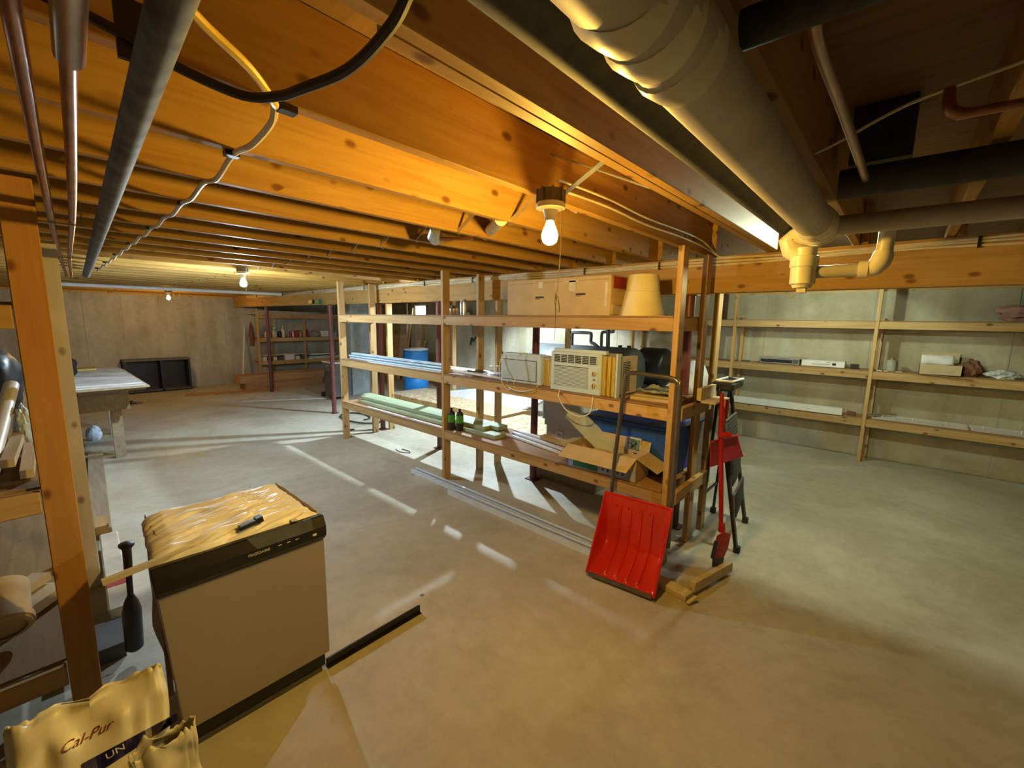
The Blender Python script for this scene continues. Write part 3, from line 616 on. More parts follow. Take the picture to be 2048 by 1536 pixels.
for k, tt in enumerate((.27, .47, .70)):
    w_ = (.075, .085, .105)[k]
    c4 = [lerp(A0, T0, tt - w_) , lerp(A1, T1, tt - w_), lerp(A1, T1, tt + w_), lerp(A0, T0, tt + w_)]
    c4 = [p + nl * (.030 if i > 1 else .012) for i, p in enumerate(c4)]
    td_ = MB().add(c4 + [p - nl * .018 for p in c4], [(0, 1, 2, 3), (7, 6, 5, 4), (0, 4, 5, 1), (1, 5, 6, 2), (2, 6, 7, 3), (3, 7, 4, 0)]).build('tread', BLKSTEP, lad, bev=.004)
    rb = MB()
    for r in range(9):
        f = (r + .5) / 9; rb.bar(lerp(c4[0], c4[3], f) + nl * .002 + Vector((0, .02, 0)), lerp(c4[1], c4[2], f) + nl * .002 - Vector((0, .02, 0)), .004, .006, nl)
    tag(rb.build('tread_ribs', BLACK, td_), kind='stuff')
MB().bar(T0 + Vector((.02, -.0, .02)), T1 + Vector((.02, .0, .02)), .16, .07).build('top_cap', BLACK, lad, bev=.015)
MB().tube([T0 + Vector((-.04, .03, .06)), T0 + Vector((.08, .03, .062)), T0 + Vector((.09, .30, .062)), T0 + Vector((-.03, .31, .062)), T0 + Vector((-.04, .04, .06))], .009, 8, False).build('top_tray_rim', WHITE, lad, sm=True)
# red tools
rs = thing('garden_spade', (-.78, 3.08, 0), 'red-shafted spade with a black-tipped blade standing against the step ladder', 'spade')
MB().rings([((-.885, 3.17, 1.22), .013), ((-.865, 3.15, .95), .017), ((-.82, 3.10, .6), .016), ((-.785, 3.07, .27), .014)], 10).build('shaft', REDM, rs, sm=True)
MB().rings([((-.783, 3.07, .33), .02), ((-.78, 3.065, .27), .024)], 10).build('socket', REDM, rs, sm=True)
Mb = frame((-.775, 3.06, .17), (.55, .83, 0), (.12, -.12, 1))
MB().prism([(-.055, .09), (-.06, -.02), (-.045, -.1), (.045, -.1), (.06, -.02), (.055, .09), (0, .115)], .008, Mb).build('blade', REDM, rs, bev=.002)
MB().prism([(-.0455, -.1), (-.035, -.17), (0, -.172), (.05, -.17), (.0455, -.1)], .008, Mb).build('blade_tip', BLACK, rs)
MB().prism([(-.065, .05), (-.065, -.09), (-.05, -.09), (-.05, .05)], .02, Mb).build('blade_edge', BLACK, rs)
MB().cyl((-.87, 3.12, .93), (-.80, 3.16, .94), .022, n=12).build('clamp_knob', REDM, rs, sm=True)
dp = thing('dust_pan', (-.86, 3.3, .70), 'broad red plastic pan hooked on the front of the step ladder', 'dustpan')
Mp = frame((-.865, 3.30, .80), (.22, .97, 0), (-.1, .05, 1))
MB().prism([(-.20, .08), (-.21, -.10), (.24, -.10), (.19, .0), (.16, .08)], .006, Mp).build('pan_plate', REDM, dp)
MB().prism([(-.20, .082), (-.2, .076), (.16, .076), (.16, .082)], .03, Mp).build('pan_lip', REDM, dp)
MB().bar((-.89, 3.24, .86), (-.88, 3.30, 1.16), .018, .014).build('pan_handle', REDM, dp)
# ================================================================ RIGHT WALL SHELVES
wsf = thing('wall_shelving', (-1, 7.0, 0), 'long wooden shelving of three levels against the right concrete wall', 'shelf rack')
for x in (-3.45, -1.84, -.255, 1.32): post(x, 6.84, 0, 2.19 if x > -3 else 1.9, wsf)
for x in (-3.45, -1.84, -.255, 1.32): MB().box(x + .04, x + .078, 6.95, 7.19, 0, .038).build('sleeper', WY, wsf); MB().box(x + .04, x + .078, 7.12, 7.19, .038, 1.8).build('wall_post', WZ, wsf)
WL = [.555, 1.155, 1.765]
for z in WL:
    X = [-4.6, -3.45, -1.84, -.255, 1.32, 2.5]
    for i in range(5):
        MB().box(X[i] + .04, X[i + 1], 6.84, 6.878, z - .101, z - .012).build('rail', WX, wsf, bev=.003)
        MB().box(X[i] + .002, X[i + 1] - .002 + .04, 6.882 if False else 6.88, 7.185, z - .0115, z).build('shelf_board', WRED, wsf)
def disc_player(x0, x1, y0, y1, z, h, mt, lab, white):
    t = thing('disc_player', ((x0 + x1) / 2, y0, z), lab, 'electronics')
    MB().box(x0, x1, y0, y1, z + .004, z + h).build('case', mt, t, bev=.004)
    if white:
        MB().box(x0 + .12, x1 - .16, y0 - .002, y0, z + h * .4, z + h * .46).build('disc_slot', BLACK, t); MB().box(x1 - .13, x1 - .09, y0 - .002, y0, z + .03, z + .06).build('display', BLACK, t)
        text('DVD', .018, frame((x1 - .17, y0 - .001, z + h * .75), (1, 0, 0), (0, 0, 1)), DARKG, t)
    else:
        MB().box(x0 + .015, x1 - .08, y0 - .002, y0, z + .02, z + h - .02).build('front_panel', BLACK, t); MB().box(x1 - .075, x1 - .01, y0 - .002, y0, z + .015, z + h - .01).build('side_panel', DARKG, t)
        MB().box(x0 - .01, x1 + .05, y0 - .02, y1 + .02, z + h, z + h + .006).build('lid', STEEL, t)
disc_player(-1.47, -.99, 6.91, 7.15, WL[1], .085, STEEL, 'silver and black video recorder on the middle shelf of the right wall', False)
disc_player(-.965, -.5, 6.90, 7.13, WL[1], .085, WHITE, 'white disc player beside the video recorder on the right wall shelf', True)
tag(MB().box(-.45, -.36, 6.93, 7.0, WL[1] + .001, WL[1] + .06).box(-.43, -.40, 6.92, 6.93, WL[1] + .01, WL[1] + .05).build('power_adapter', BLACK, bev=.003), 'small black power adapter left of the wall shelf upright', 'adapter')
tag(MB().box(-1.72, -1.62, 6.95, 7.02, WL[1] + .001, WL[1] + .02).build('small_tool', DARKG), 'small dark metal part on the wall shelf left of the video recorder', 'hardware')
t = thing('glass_jar', (-.06, 6.98, WL[1]), 'clear glass jar on the wall shelf just right of the upright', 'jar')
MB().lathe([(.04, 0), (.045, .01), (.045, .12), (.035, .14)], (-.06, 6.98, WL[1]), 18).build('jar_glass', GLASS, t, sm=True); MB().lathe([(.037, .14), (.037, .165)], (-.06, 6.98, WL[1]), 18).build('lid', BRASSY, t)
for i, (x, w) in enumerate(((-.16, .05), (-.10, .04), (.02, .06))): tag(MB().box(x - w / 2, x + w / 2, 6.90, 6.93, WL[1] + .0005, WL[1] + .012).build('metal_bit', STEEL), 'tiny metal bit scattered before the glass jar', 'hardware', 'metal bits by the jar')
cbx = thing('parts_box', (.36, 7.0, WL[1]), 'open cardboard box holding white paper on the right wall shelf', 'box')
q = MB(); bx0, bx1, by0, by1 = .19, .54, 6.86, 7.12
for (a, b_, c, d) in ((bx0, bx1, by0, by0 + .005), (bx0, bx1, by1 - .005, by1), (bx0, bx0 + .005, by0, by1), (bx1 - .005, bx1, by0, by1)): q.box(a, b_, c, d, WL[1] + .001, WL[1] + .12)
q.box(bx0, bx1, by0, by1, WL[1] + .001, WL[1] + .006).build('box_walls', CARD, cbx)
MB().bar((bx0 + .01, 6.858, WL[1] + .006), (bx1 + .08, 6.855, WL[1] - .02), .10, .004).build('fallen_flap', CARDD, cbx)
MB().box(bx0 + .01, bx1 - .02, by1 - .02, by1 - .01, WL[1] + .12, WL[1] + .25).build('back_flap', CARD, cbx)
tag(MB().grid(lambda u, v: (.20 + .27 * u, 6.90 + .12 * v, WL[1] + .12 + .10 * math.sin(PI * v) + .01 * noise.noise((u * 5, v * 5, 4))), 10, 8).build('paper_bag', PAPER, solid=.003, sm=True), 'crumpled white paper sticking out of the cardboard box on the wall shelf', 'paper')
tag(blob((.62, 6.98, WL[1]), (.085, .08, .10), seed=9, amp=.3).build('brown_ball', BROWN, sm=True), 'dark brown bundle right of the cardboard box on the wall shelf', 'bundle')
tag(blob((.86, 6.98, WL[1]), (.13, .08, .05), seed=12, amp=.35).build('plastic_bag', FOIL, sm=50), 'clear plastic bag of parts beside the dark brown bundle', 'plastic bag')
tag(blob((1.15, 6.98, WL[1]), (.13, .08, .045), seed=22, amp=.35).build('plastic_bag', FOIL, sm=50), 'clear plastic bag at the right edge of the picture on the wall shelf', 'plastic bag')
tag(blob((.95, 6.98, WL[2]), (.20, .10, .10), seed=31, amp=.4).build('folded_blanket', PINK, sm=True), 'dusty pink folded blanket on the top shelf of the right wall', 'blanket')
tag(MB().box(-1.80, -.46, 6.845, 6.93, WL[0] + .001, WL[0] + .09).box(-1.80, -.46, 6.93, 7.08, WL[0] + .001, WL[0] + .012).build('white_moulding', WHITE, bev=.003), 'long white moulding board on the bottom wall shelf', 'moulding')
tag(MB().box(-.42, -.33, 6.92, 6.98, WL[0] + .001, WL[0] + .05).build('brown_block', BROWN), 'small brown block at the right end of the white moulding board', 'block')
for i in range(3):
    t = thing('wire_shelf', (.4 + .75 * i, 7.0, WL[0]), ['white wire shelf grid nearest the upright on the bottom wall shelf', 'white wire shelf grid in the middle of the bottom wall shelf', 'white wire shelf grid at the far right of the bottom wall shelf'][i], 'wire shelf', 'wire shelf grids')
    xa = -.17 + .86 * i; q = MB()
    for r in range(9): q.cyl((xa, 6.885 + .034 * r, WL[0] + .010 + .002 * r), (xa + .84, 6.885 + .034 * r, WL[0] + .010 + .002 * r), .003, n=5)
    q.build('long_wires', WHITE, t); q = MB()
    for r in range(5): q.cyl((xa + .02 + .2 * r, 6.882, WL[0] + .016), (xa + .02 + .2 * r, 7.165, WL[0] + .033), .0035, n=5)
    for r in range(3): q.cyl((xa + .1 + .28 * r, 7.0, WL[0] + .014), (xa + .1 + .28 * r, 7.0, WL[0] + .06), .006, n=6)
    q.build('cross_wires', WHITE, t)
tag(MB().bar((-.19, 6.90, WL[0] + .05), (.05, 7.12, WL[0] + .06), .025, .015).build('wood_strip', WGREYW), 'brown wooden strip lying across the wire shelf grid beside the upright', 'wood strip')
tag(MB().tube([(-.63, 3.50, 1.925), (-.61, 3.50, 1.91), (-.605, 3.50, 1.885), (-.59, 3.50, 1.88), (-.575, 3.50, 1.90), (-.56, 3.5, 1.925)], .004, 6).build('hanging_hook', WHITE, sm=True), 'small white wire hook hanging just below the beam', 'hook')
# ================================================================ BEHIND THE RACK
plat = thing('low_platform', (-6.4, 5.4, 0), 'low plywood platform on a wooden frame on the floor behind the rack', 'platform')
MB().box(-8.0, -4.75, 4.93, 4.968, 0, .12).build('frame_rail', WX, plat); MB().box(-8.0, -4.75, 5.88, 5.918, 0, .12).build('frame_rail', WX, plat)
for x in (-8.0, -6.4, -4.79): MB().box(x, x + .038, 4.97, 5.88, 0, .12).build('frame_rail', WY, plat)
for x0, x1 in ((-8.0, -6.38), (-6.376, -4.75)): MB().box(x0, x1, 4.93, 5.92, .121, .136).build('platform_board', OSB, plat)
tag(MB().box(-4.6, -2.9, 4.4, 5.4, 0, .12).box(-4.6, -2.9, 4.4, 5.4, .12, .135).build('low_platform', OSB), 'second low plywood platform to the right, behind the grey box', 'platform')
for i in range(5):
    tag(MB().box(-7.2 + .18 * i, -4.8 + .04 * i, 5.62 + .07 * i, 5.86 + .07 * i, .137 + .03 * i, .162 + .03 * i).build('siding_panel', WHITE), ['lowest', 'second', 'third', 'fourth', 'topmost'][i] + ' long white panel in the stack at the back of the low platform', 'panel', 'white panels on the platform')
dr = thing('plastic_drum', (-8.42, 5.95, 0), 'bright blue plastic drum behind the left bay of the rack', 'drum')
MB().lathe([(.27, 0), (.285, .03), (.29, .30), (.282, .32), (.29, .34), (.29, .66), (.282, .68), (.29, .70), (.285, .96), (.27, 1.0)], (-8.42, 5.95, 0), 36).build('drum_body', DRUM, dr, sm=True)
MB().lathe([(.283, .985), (.29, 1.0), (.285, 1.02), (.26, 1.02)], (-8.42, 5.95, 0), 36).build('rim', WHITE, dr, sm=True); MB().lathe([(.258, 1.005), (.258, 1.012)], (-8.42, 5.95, 0), 36).build('lid', DRUM, dr)
tag(MB().bar((-10.85, 6.8, 0), (-10.85, 7.14, 1.25), .85, .012, (0, 1, 0)).build('plywood_sheet', WPALEX), 'pale square board leaning on the wall left of the blue drum top', 'board')
tag(MB().bar((-9.80, 6.8, 0), (-9.78, 7.12, 1.12), .40, .012, (0, 1, 0)).build('plywood_sheet', WPALEX), 'narrow tan board leaning on the wall below the window', 'board')
tag(MB().bar((-10.3, 6.85, 0), (-10.25, 7.15, 2.0), .09, .04, (0, 1, 0)).build('leaning_plank', WZ), 'tall plank leaning on the wall between the two boards', 'plank')
tag(MB().cyl((-10.45, 7.12, 0), (-10.45, 7.12, 2.13), .03, n=12).build('wall_pipe', WHITE, sm=True), 'white vertical pipe on the wall left of the window', 'pipe')
pier = tag(MB().box(-9.22, -8.93, 4.62, 5.25, 0, 2.188).build('painted_pier', BLUEGREY, bev=.004), 'pale blue-grey painted pier behind the left end of the rack', 'pier')
gm = thing('water_meter', (-7.6, 7.1, 1.1), 'grey meter with a black valve and pipes on the wall behind the rack middle post', 'meter')
MB().box(-7.65, -7.45, 7.02, 7.2, 1.35, 1.78).build('meter_box', STEEL, gm, bev=.01); MB().lathe([(.09, 0), (.09, .12), (.05, .14)], (-7.85, 7.08, 1.75), 18).build('brass_can', BRASSY, gm, sm=True)
MB().cyl((-7.52, 7.1, 1.78), (-7.52, 7.1, 2.13), .035, n=10).cyl((-7.38, 7.1, 1.78), (-7.38, 7.1, 2.13), .02, n=10).build('risers', DARKG, gm)
MB().tube([(-7.75, 7.08, 1.1), (-7.7, 7.05, 1.2), (-7.6, 7.05, 1.22), (-7.5, 7.05, 1.3), (-7.4, 7.1, 1.24)], .022, 8).cyl((-7.62, 7.0, 1.18), (-7.62, 7.0, 1.28), .035, n=10).build('valve', BLACK, gm)
MB().tube([(-6.9, 7.1, 1.3), (-6.85, 7.08, 1.1), (-6.7, 7.08, 1.0), (-6.6, 7.08, .75), (-6.65, 7.08, .5)], .018, 8).build('valve_pipe', BLACK, gm)
cw = thing('wall_clamp', (-6.5, 7.1, .5), 'black metal clamp hanging on the wall behind the paired studs', 'clamp')
MB().cyl((-6.55, 7.12, .35), (-6.55, 7.12, .95), .03, n=8).tube([(-6.55, 7.1, .95), (-6.4, 7.1, .92), (-6.36, 7.1, .75), (-6.5, 7.1, .65)], .02, 8).build('clamp_body', BLACK, cw)
tk = thing('oil_tank', (-3.6, 5.75, 0), 'dark grey horizontal oil tank with iron pipes behind the air conditioners', 'tank')
def obround(x0, x1, yc, zc, ry, rz, mat, par, nm):
    mb = MB(); pr = []; n = 32; k0 = 0; prof = [(x0, .80), (x0 + .02, .93), (x0 + .06, 1), (x1 - .06, 1), (x1 - .02, .93), (x1, .80)]
    for x, s in prof:
        for j in range(n):
            a = 2 * PI * j / n; mb.v.append(Vector((x, yc + ry * s * math.cos(a), zc + rz * s * math.sin(a))))
    for i in range(len(prof) - 1):
        for j in range(n):
            a = i * n + j; b_ = i * n + (j + 1) % n; mb.f.append((a, b_, b_ + n, a + n))
    mb.f.append(tuple(reversed(range(n)))); mb.f.append(tuple(range((len(prof) - 1) * n, len(prof) * n)))
    return mb.build(nm, mat, par, sm=True)
obround(-4.5, -2.72, 5.65, .98, .34, .36, TANKM, tk, 'tank_shell')
for x in (-4.2, -3.0):
    for y in (5.45, 5.85): MB().cyl((x, y, 0), (x, y, .72), .022, n=8).build('leg', DARKG, tk)
MB().tube([(-3.80, 5.6, 1.32), (-3.80, 5.6, 1.50), (-3.77, 5.6, 1.53), (-3.5, 5.6, 1.53), (-3.46, 5.6, 1.5), (-3.46, 5.6, 1.40), (-3.40, 5.6, 1.37), (-3.34, 5.6, 1.33)], .025, 10).build('fill_pipe', DARKG, tk, sm=True)
MB().cyl((-3.17, 5.6, 1.30), (-3.19, 5.6, 2.15), .03, n=10).tube([(-3.28, 5.6, 1.33), (-3.28, 5.6, 1.52), (-3.25, 5.6, 1.55), (-3.12, 5.6, 1.56), (-3.09, 5.6, 1.6), (-3.09, 5.6, 2.0)], .022, 8).build('vent_pipe', DARKG, tk, sm=True)
for x in (-3.0, -2.86): MB().cyl((x, 5.65, 1.33), (x, 5.65, 1.37), .03, n=10).build('plug', BLACK, tk)
bt = thing('black_drum', (-2.3, 6.2, .5), 'black round drum lying on its side right of the oil tank', 'drum')
obround(-3.0, -2.55, 6.33, 1.03, .28, .29, BLACK, bt, 'drum_shell'); MB().box(-3.0, -2.6, 6.05, 6.55, .68, .72).build('shelf_plate', DARKG, bt)
for x in (-2.95, -2.65):
    for y in (6.1, 6.5): MB().box(x, x + .04, y, y + .04, 0, .68).build('leg', DARKG, bt)
mc = thing('dark_machine', (-8.8, 4.2, 0), 'dark grey metal cabinet machine with a pale top beside the maroon column', 'machine')
MB().box(-9.05, -8.58, 4.05, 4.42, .06, .76).build('cabinet', DARKG, mc, bev=.006); MB().box(-9.08, -8.55, 4.02, 4.45, .762, .79).build('top_panel', WHITE, mc)
MB().tube([(-9.0, 4.03, .45), (-8.85, 4.0, .62), (-8.62, 4.03, .74)], .014, 8).build('side_handle', GREYM, mc); MB().box(-8.95, -8.80, 4.042, 4.05, .60, .72).build('panel_window', STEEL, mc)
for x in (-9.12, -8.7): MB().cyl((x, 4.02, .06), (x, 4.07, .06), .06, n=16).build('wheel', RUBBER, mc, sm=True)
hs = tag(MB().tube([(-6.95 + .42 * math.cos(a) + .02 * i, 3.55 + .22 * math.sin(a), .014 + .0005 * i) for i, a in enumerate([x * .35 for x in range(22)])], .013, 8).build('rubber_hose', RUBBER, sm=True), 'dark hose lying in a loop on the floor at the left end of the rack', 'hose')
tag(MB().cyl((-6.1, 3.12, 0), (-6.1, 3.12, .01), .035, n=10).build('floor_plug', RUBBER), 'small dark disc on the floor left of the rack corner post', 'disc')
pl = tag(MB().tube([(-4.75, 3.02, .006), (-4.62, 3.0, .006), (-4.5, 3.06, .006), (-4.58, 3.10, .006), (-4.7, 3.08, .006)], .005, 6).build('pliers', DARKG), 'small dark pliers on the bright floor under the rack', 'pliers')
# ================================================================ FAR END
fs = thing('far_shelving', (-12.3, 4.9, 0), 'wooden shelving with jugs and bottles against the far wall', 'shelf rack')
for y in (3.78, 4.93, 6.05): post(-12.2, y, 0, 1.9, fs, wx=.089, wy=.038)
for z in (.56, 1.16, 1.76):
    for y0_, y1_ in ((3.82, 4.93), (4.97, 6.05)):
        MB().box(-12.15, -12.112, y0_, y1_, z - .10, z - .012).build('rail', WY, fs, bev=.003)
    MB().box(-12.58, -12.11, 3.80, 6.07, z - .0115, z).build('shelf_board', WX, fs)
def bottle(y, z, h, r, mt, lab, x=-12.25, cap=WHITE, nm='bottle', g=None):
    t = thing(nm, (x, y, z), lab, nm, g)
    MB().lathe([(r * .9, 0), (r, .006), (r, h * .6), (r * .75, h * .72), (r * .3, h * .82), (r * .28, h * .9)], (x, y, z), 16).build('bottle_body', mt, t, sm=True)
    MB().lathe([(r * .33, h * .9), (r * .3, h)], (x, y, z), 12).build('cap', cap, t)
zs = 1.16
JUG = plain('frosted_jug', (.55, .52, .42), .3)
bottle(4.05, zs, .22, .085, JUG, 'wide pale jug at the left of the far shelf', nm='jug'); bottle(4.22, zs, .26, .07, JUG, 'tall pale jug second from the left on the far shelf', nm='jug')
for i in range(2): tag(MB().lathe([(.07, 0), (.08, .02), (.08, .10), (.06, .11)], (-12.3, 4.12 + .05 * i, zs + .27), 16).build('stacked_tub', JUG, sm=True) if False else MB().lathe([(.05, 0), (.055, .07)], (-12.4, 4.12 + .16 * i, zs), 14).build('plastic_tub', JUG, sm=True), ['small pale tub behind the left jugs of the far shelf', 'small pale tub behind the gap of the far shelf jugs'][i], 'tub')
bottle(4.44, zs, .30, .05, IVORY, 'white squeeze bottle with a pointed tip on the far shelf'); bottle(4.36, zs, .2, .05, BLACK, 'dark bottle left of the white squeeze bottle')
bottle(4.62, zs, .2, .03, REDPR, 'small red bottle on the far shelf', cap=WHITE); bottle(4.69, zs, .18, .03, PAPER, 'small white bottle between the red ones on the far shelf', cap=REDPR)
t = thing('red_can', (-12.25, 4.77, zs), 'red tin beside the small bottles on the far shelf', 'tin'); MB().box(-12.3, -12.2, 4.74, 4.83, zs + .001, zs + .2).build('tin_body', REDPR, t, bev=.006); MB().box(-12.3, -12.2, 4.74, 4.83, zs + .17, zs + .22).build('tin_top', IVORY, t, bev=.006)
bottle(4.88, zs, .22, .035, YELLOWED, 'yellow bottle left of the far shelf middle post'); bottle(5.06, zs, .25, .03, REDPR, 'dark red bottle right of the far shelf middle post')
tag(blob((-12.25, 5.28, zs), (.1, .16, .10), seed=41).build('grey_rag', plain('rag', (.42, .36, .28), .9), sm=True), 'crumpled grey rag on the right half of the far shelf', 'rag')
tag(MB().box(-12.32, -12.14, 5.42, 5.66, zs + .001, zs + .17).build('white_box', WHITE, bev=.01), 'white plastic box on the right half of the far shelf', 'box')
tag(MB().box(-12.3, -12.15, 5.70, 5.86, zs + .001, zs + .13).build('blue_box', plain('light_blue', (.30, .55, .75), .4), bev=.006), 'light blue box at the right end of the far shelf', 'box')
zs = .56
for i, (y0_, y1_, h, mt, l) in enumerate([(3.87, 3.97, .10, PAPER, 'small white carton at the left end'), (4.02, 4.1, .07, BLACK, 'small black case'), (4.13, 4.22, .09, PAPER, 'small white pot'), (4.26, 4.36, .08, DARKG, 'small grey case'), (4.42, 4.66, .16, WHITE, 'large white carton'), (4.70, 4.80, .09, PAPER, 'little white carton'), (4.84, 4.92, .12, DARKG, 'upright dark grey case')]):
    tag(MB().box(-12.32, -12.16, y0_, y1_, zs + .001, zs + h).build('small_carton', mt, bev=.004), l + ' on the lower far shelf left of its post', 'carton')
for i in range(4): tag(MB().box(-12.4, -12.14, 5.02 + .02 * i, 5.95 - .05 * i, zs + .001 + .035 * i, zs + .028 + .035 * i).build('flat_panel', [PAPER, TUBE, DARKG, PAPER][i]), ['lowest white', 'second pale blue', 'third dark grey', 'topmost white'][i] + ' flat panel stacked on the lower far shelf right of the post', 'panel')
tag(MB().box(-12.4, -12.13, 3.9, 4.9, .70, .712).build('flat_panel', PAPER), 'thin white sheet laid over the cartons on the lower far shelf', 'sheet')
for i in range(3): tag(MB().box(-12.45 + .03 * i, -12.1, 3.6 + .1 * i, 5.9 - .25 * i, 1.762 + .03 * i, 1.782 + .03 * i).build('flat_panel', WPALEX), ['lowest', 'middle', 'upper'][i] + ' pale sheet lying on top of the far shelving', 'sheet')
for i, (y, r, l) in enumerate(((4.45, .17, 'larger'), (4.85, .13, 'smaller'))):
    tag(MB().rings([((-12.35, y - r, .18), .09), ((-12.35, y - r * .5, .18), .11), ((-12.35, y + r * .5, .18), .11), ((-12.35, y + r, .18), .09)], 14).box(-12.5, -12.2, y - r, y + r, 0, .09).build('fabric_roll', plain('beige_fabric_%d' % i, (.55, .45, .34), .9), sm=True), l + ' beige fabric roll under the far shelving', 'roll')
def planter(z, y0_, y1_, x0_, x1_, lab):
    t = thing('planter_box', (-11, (y0_ + y1_) / 2, z), lab, 'planter')
    MB().box(x0_, x1_, y0_, y1_, z, z + .02).build('floor_board', WCEDAR, t)
    MB().box(x1_ - .022, x1_, y0_, y1_, z + .021, z + .17).build('side_board', WCEDAR, t); MB().box(x0_, x0_ + .022, y0_, y1_, z + .021, z + .17).build('side_board', WCEDAR, t)
    MB().box(x0_ + .023, x1_ - .023, y0_, y0_ + .022, z + .021, z + .17).build('end_board', WCEDAR, t); MB().box(x0_ + .023, x1_ - .023, y1_ - .022, y1_, z + .021, z + .17).build('end_board', WCEDAR, t)
planter(0, 3.12, 4.9, -11.45, -11.05, 'lower long cedar planter box on the floor before the far shelving'); planter(.175, 3.02, 5.0, -11.5, -11.02, 'upper long cedar planter box stacked on the lower one')
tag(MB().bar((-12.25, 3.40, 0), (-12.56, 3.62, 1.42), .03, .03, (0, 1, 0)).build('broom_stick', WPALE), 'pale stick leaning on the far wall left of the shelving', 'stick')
tag(blob((-12.3, 3.7, .95), (.05, .06, .32), seed=55).build('hanging_cloth', BROWN, sm=True), 'brown cloth hanging on the left post of the far shelving', 'cloth')
tag(MB().bar((-11.2, 2.02, .012), (-10.75, 3.7, .012), .30, .022).build('floor_plank', WCEDAR), 'wide brown plank lying on the floor before the far wall', 'plank')
tag(MB().add([(-10.35, 2.1, 0), (-10.62, 4.2, 0), (-8.9, 4.0, 0), (-9.7, 2.6, 0), (-10.35, 2.1, .014), (-10.62, 4.2, .014), (-8.9, 4.0, .014), (-9.7, 2.6, .014)], [(0, 1, 2, 3), (7, 6, 5, 4), (0, 4, 5, 1), (1, 5, 6, 2), (2, 6, 7, 3), (3, 7, 4, 0)]).build('pale_sheet', plain('dusty_sheet', (.62, .63, .60), .7)), 'pale dusty sheet lying flat on the floor near the maroon column', 'sheet')
dc = thing('black_cabinet', (-12.3, 1.78, 0), 'low black open cabinet with two compartments against the far wall', 'cabinet')
for (y0_, y1_) in ((1.20, 1.24), (1.80, 1.84), (2.30, 2.34)): MB().box(-12.55, -12.15, y0_, y1_, .03, .70).build('upright_panel', BLACK, dc)
MB().box(-12.56, -12.14, 1.19, 2.35, .70, .73).build('top_panel', DARKG, dc); MB().box(-12.55, -12.15, 1.24, 2.30, .03, .06).build('bottom_panel', DARKG, dc); MB().box(-12.58, -12.56, 1.19, 2.35, .0, .73).build('back_panel', BLACK, dc)
for i in range(9): tag(MB().bar((-10.85 + random.uniform(-.15, .15), 1.15 + random.uniform(-.12, .12), .012 + .012 * (i % 3)), (-10.75 + random.uniform(-.15, .15), 1.2 + random.uniform(-.12, .12), .02 + .012 * (i % 3)), .03, .014).build('scrap_piece', [BROWN, WGREYW, RUBBER][i % 3]), 'dark scrap piece in the small debris pile on the floor before the black cabinet', 'scrap', 'debris pile')
# small electrical boxes on beam
for i, (x, l) in enumerate(((-8.0, 'black'), (-7.75, 'green'))): tag(MB().box(x, x + .16, 3.36, 3.418, 1.94, 2.01).build('electrical_box', [BLACK, GREENB][i], bev=.004), 'small %s electrical box on the face of the beam' % l, 'electrical box')
# ================================================================ WORKBENCH
wb = thing('work_bench', (-7.2, .4, 0), 'rough wooden workbench with a white sheet top at the left', 'workbench')
MB().box(-8.3, -6.25, -.35, .78, .87, .905).build('bench_top', WGREYW, wb)
MB().box(-6.64, -6.60, -.30, .66, .61, .87).build('apron', WGREYW, wb); MB().box(-8.2, -6.66, .62, .66, .62, .87).build('apron', WGREYW, wb)
for (x, y) in ((-6.84, .50), (-9.0 + .75, .58), (-6.84, -.3), (-8.25, -.3)): MB().box(x, x + .05, y, y + .10, 0, .868).build('leg', WGREYW, wb)
MB().bar((-6.55, .12, .25), (-6.55, .20, .70), .07, .03, (1, 0, 0)).build('brace', WGREYW, wb)
for i in range(3): tag(MB().box(-8.25 + .03 * i, -6.15 - .04 * i, -.3, .80 - .03 * i, .906 + .018 * i, .922 + .018 * i).build('white_board', WPALEX if i == 0 else PAPER), ['lowest', 'middle', 'topmost'][i] + ' white sheet stacked on the workbench top', 'sheet')
tag(blob((-7.3, .16, .96), (.18, .14, .16), seed=61).build('black_bag', BLACK, sm=True), 'black plastic bundle on the workbench beside the pale post', 'bag')
tag(MB().box(-8.2, -7.9, .30, .5, .96, .985).build('spirit_level', YELLOWED), 'small yellowish tool lying at the back of the workbench', 'tool')
tag(blob((-8.0, .40, 0), (.08, .08, .11), seed=66, amp=.15).build('plastic_bag', plain('bluewhite_bag', (.55, .68, .85), .4), sm=True), 'small blue and white plastic bag on the floor under the workbench', 'plastic bag')
# ================================================================ LEFT RACK
FT = wood('cut_end_wood', (.84, .74, .55), (.70, .58, .40), 0, .0)
lr = thing('left_rack', (-4.3, -.4, 0), 'wooden rack at the left edge with a big upright post closest to the camera', 'shelf rack')
MB().box(-2.483, -2.445, -.047, .047, 0, 2.19).build('post', WDARKPOST, lr, bev=.003)
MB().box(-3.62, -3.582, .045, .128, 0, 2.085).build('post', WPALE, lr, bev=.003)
MB().box(-6.0, -5.962, .05, .14, 0, 2.0).build('post', WZ, lr, bev=.003)
for x in (-2.483, -3.62, -6.0): MB().box(x, x + .038, -.85, -.761, 0, 2.19).build('post', WZ, lr)
for z in (.25, 1.015, 1.74):
    MB().box(-2.483, -2.445, -.758, -.05, z - .10, z - .012).build('rail', WY, lr, bev=.003)
    MB().bar((-3.58, .052, z - .055), (-2.486, .018, z - .055), .036, .089).build('rail', WPALEX if z > 1.5 else WX, lr, bev=.003); MB().bar((-5.96, .11, z - .055), (-3.63, .09, z - .055), .036, .089).build('rail', WPALEX if z > 1.5 else WX, lr, bev=.003)
    MB().box(-5.95, -2.486, -.84, .0, z - .0115, z).build('shelf_board', WBROWN, lr)
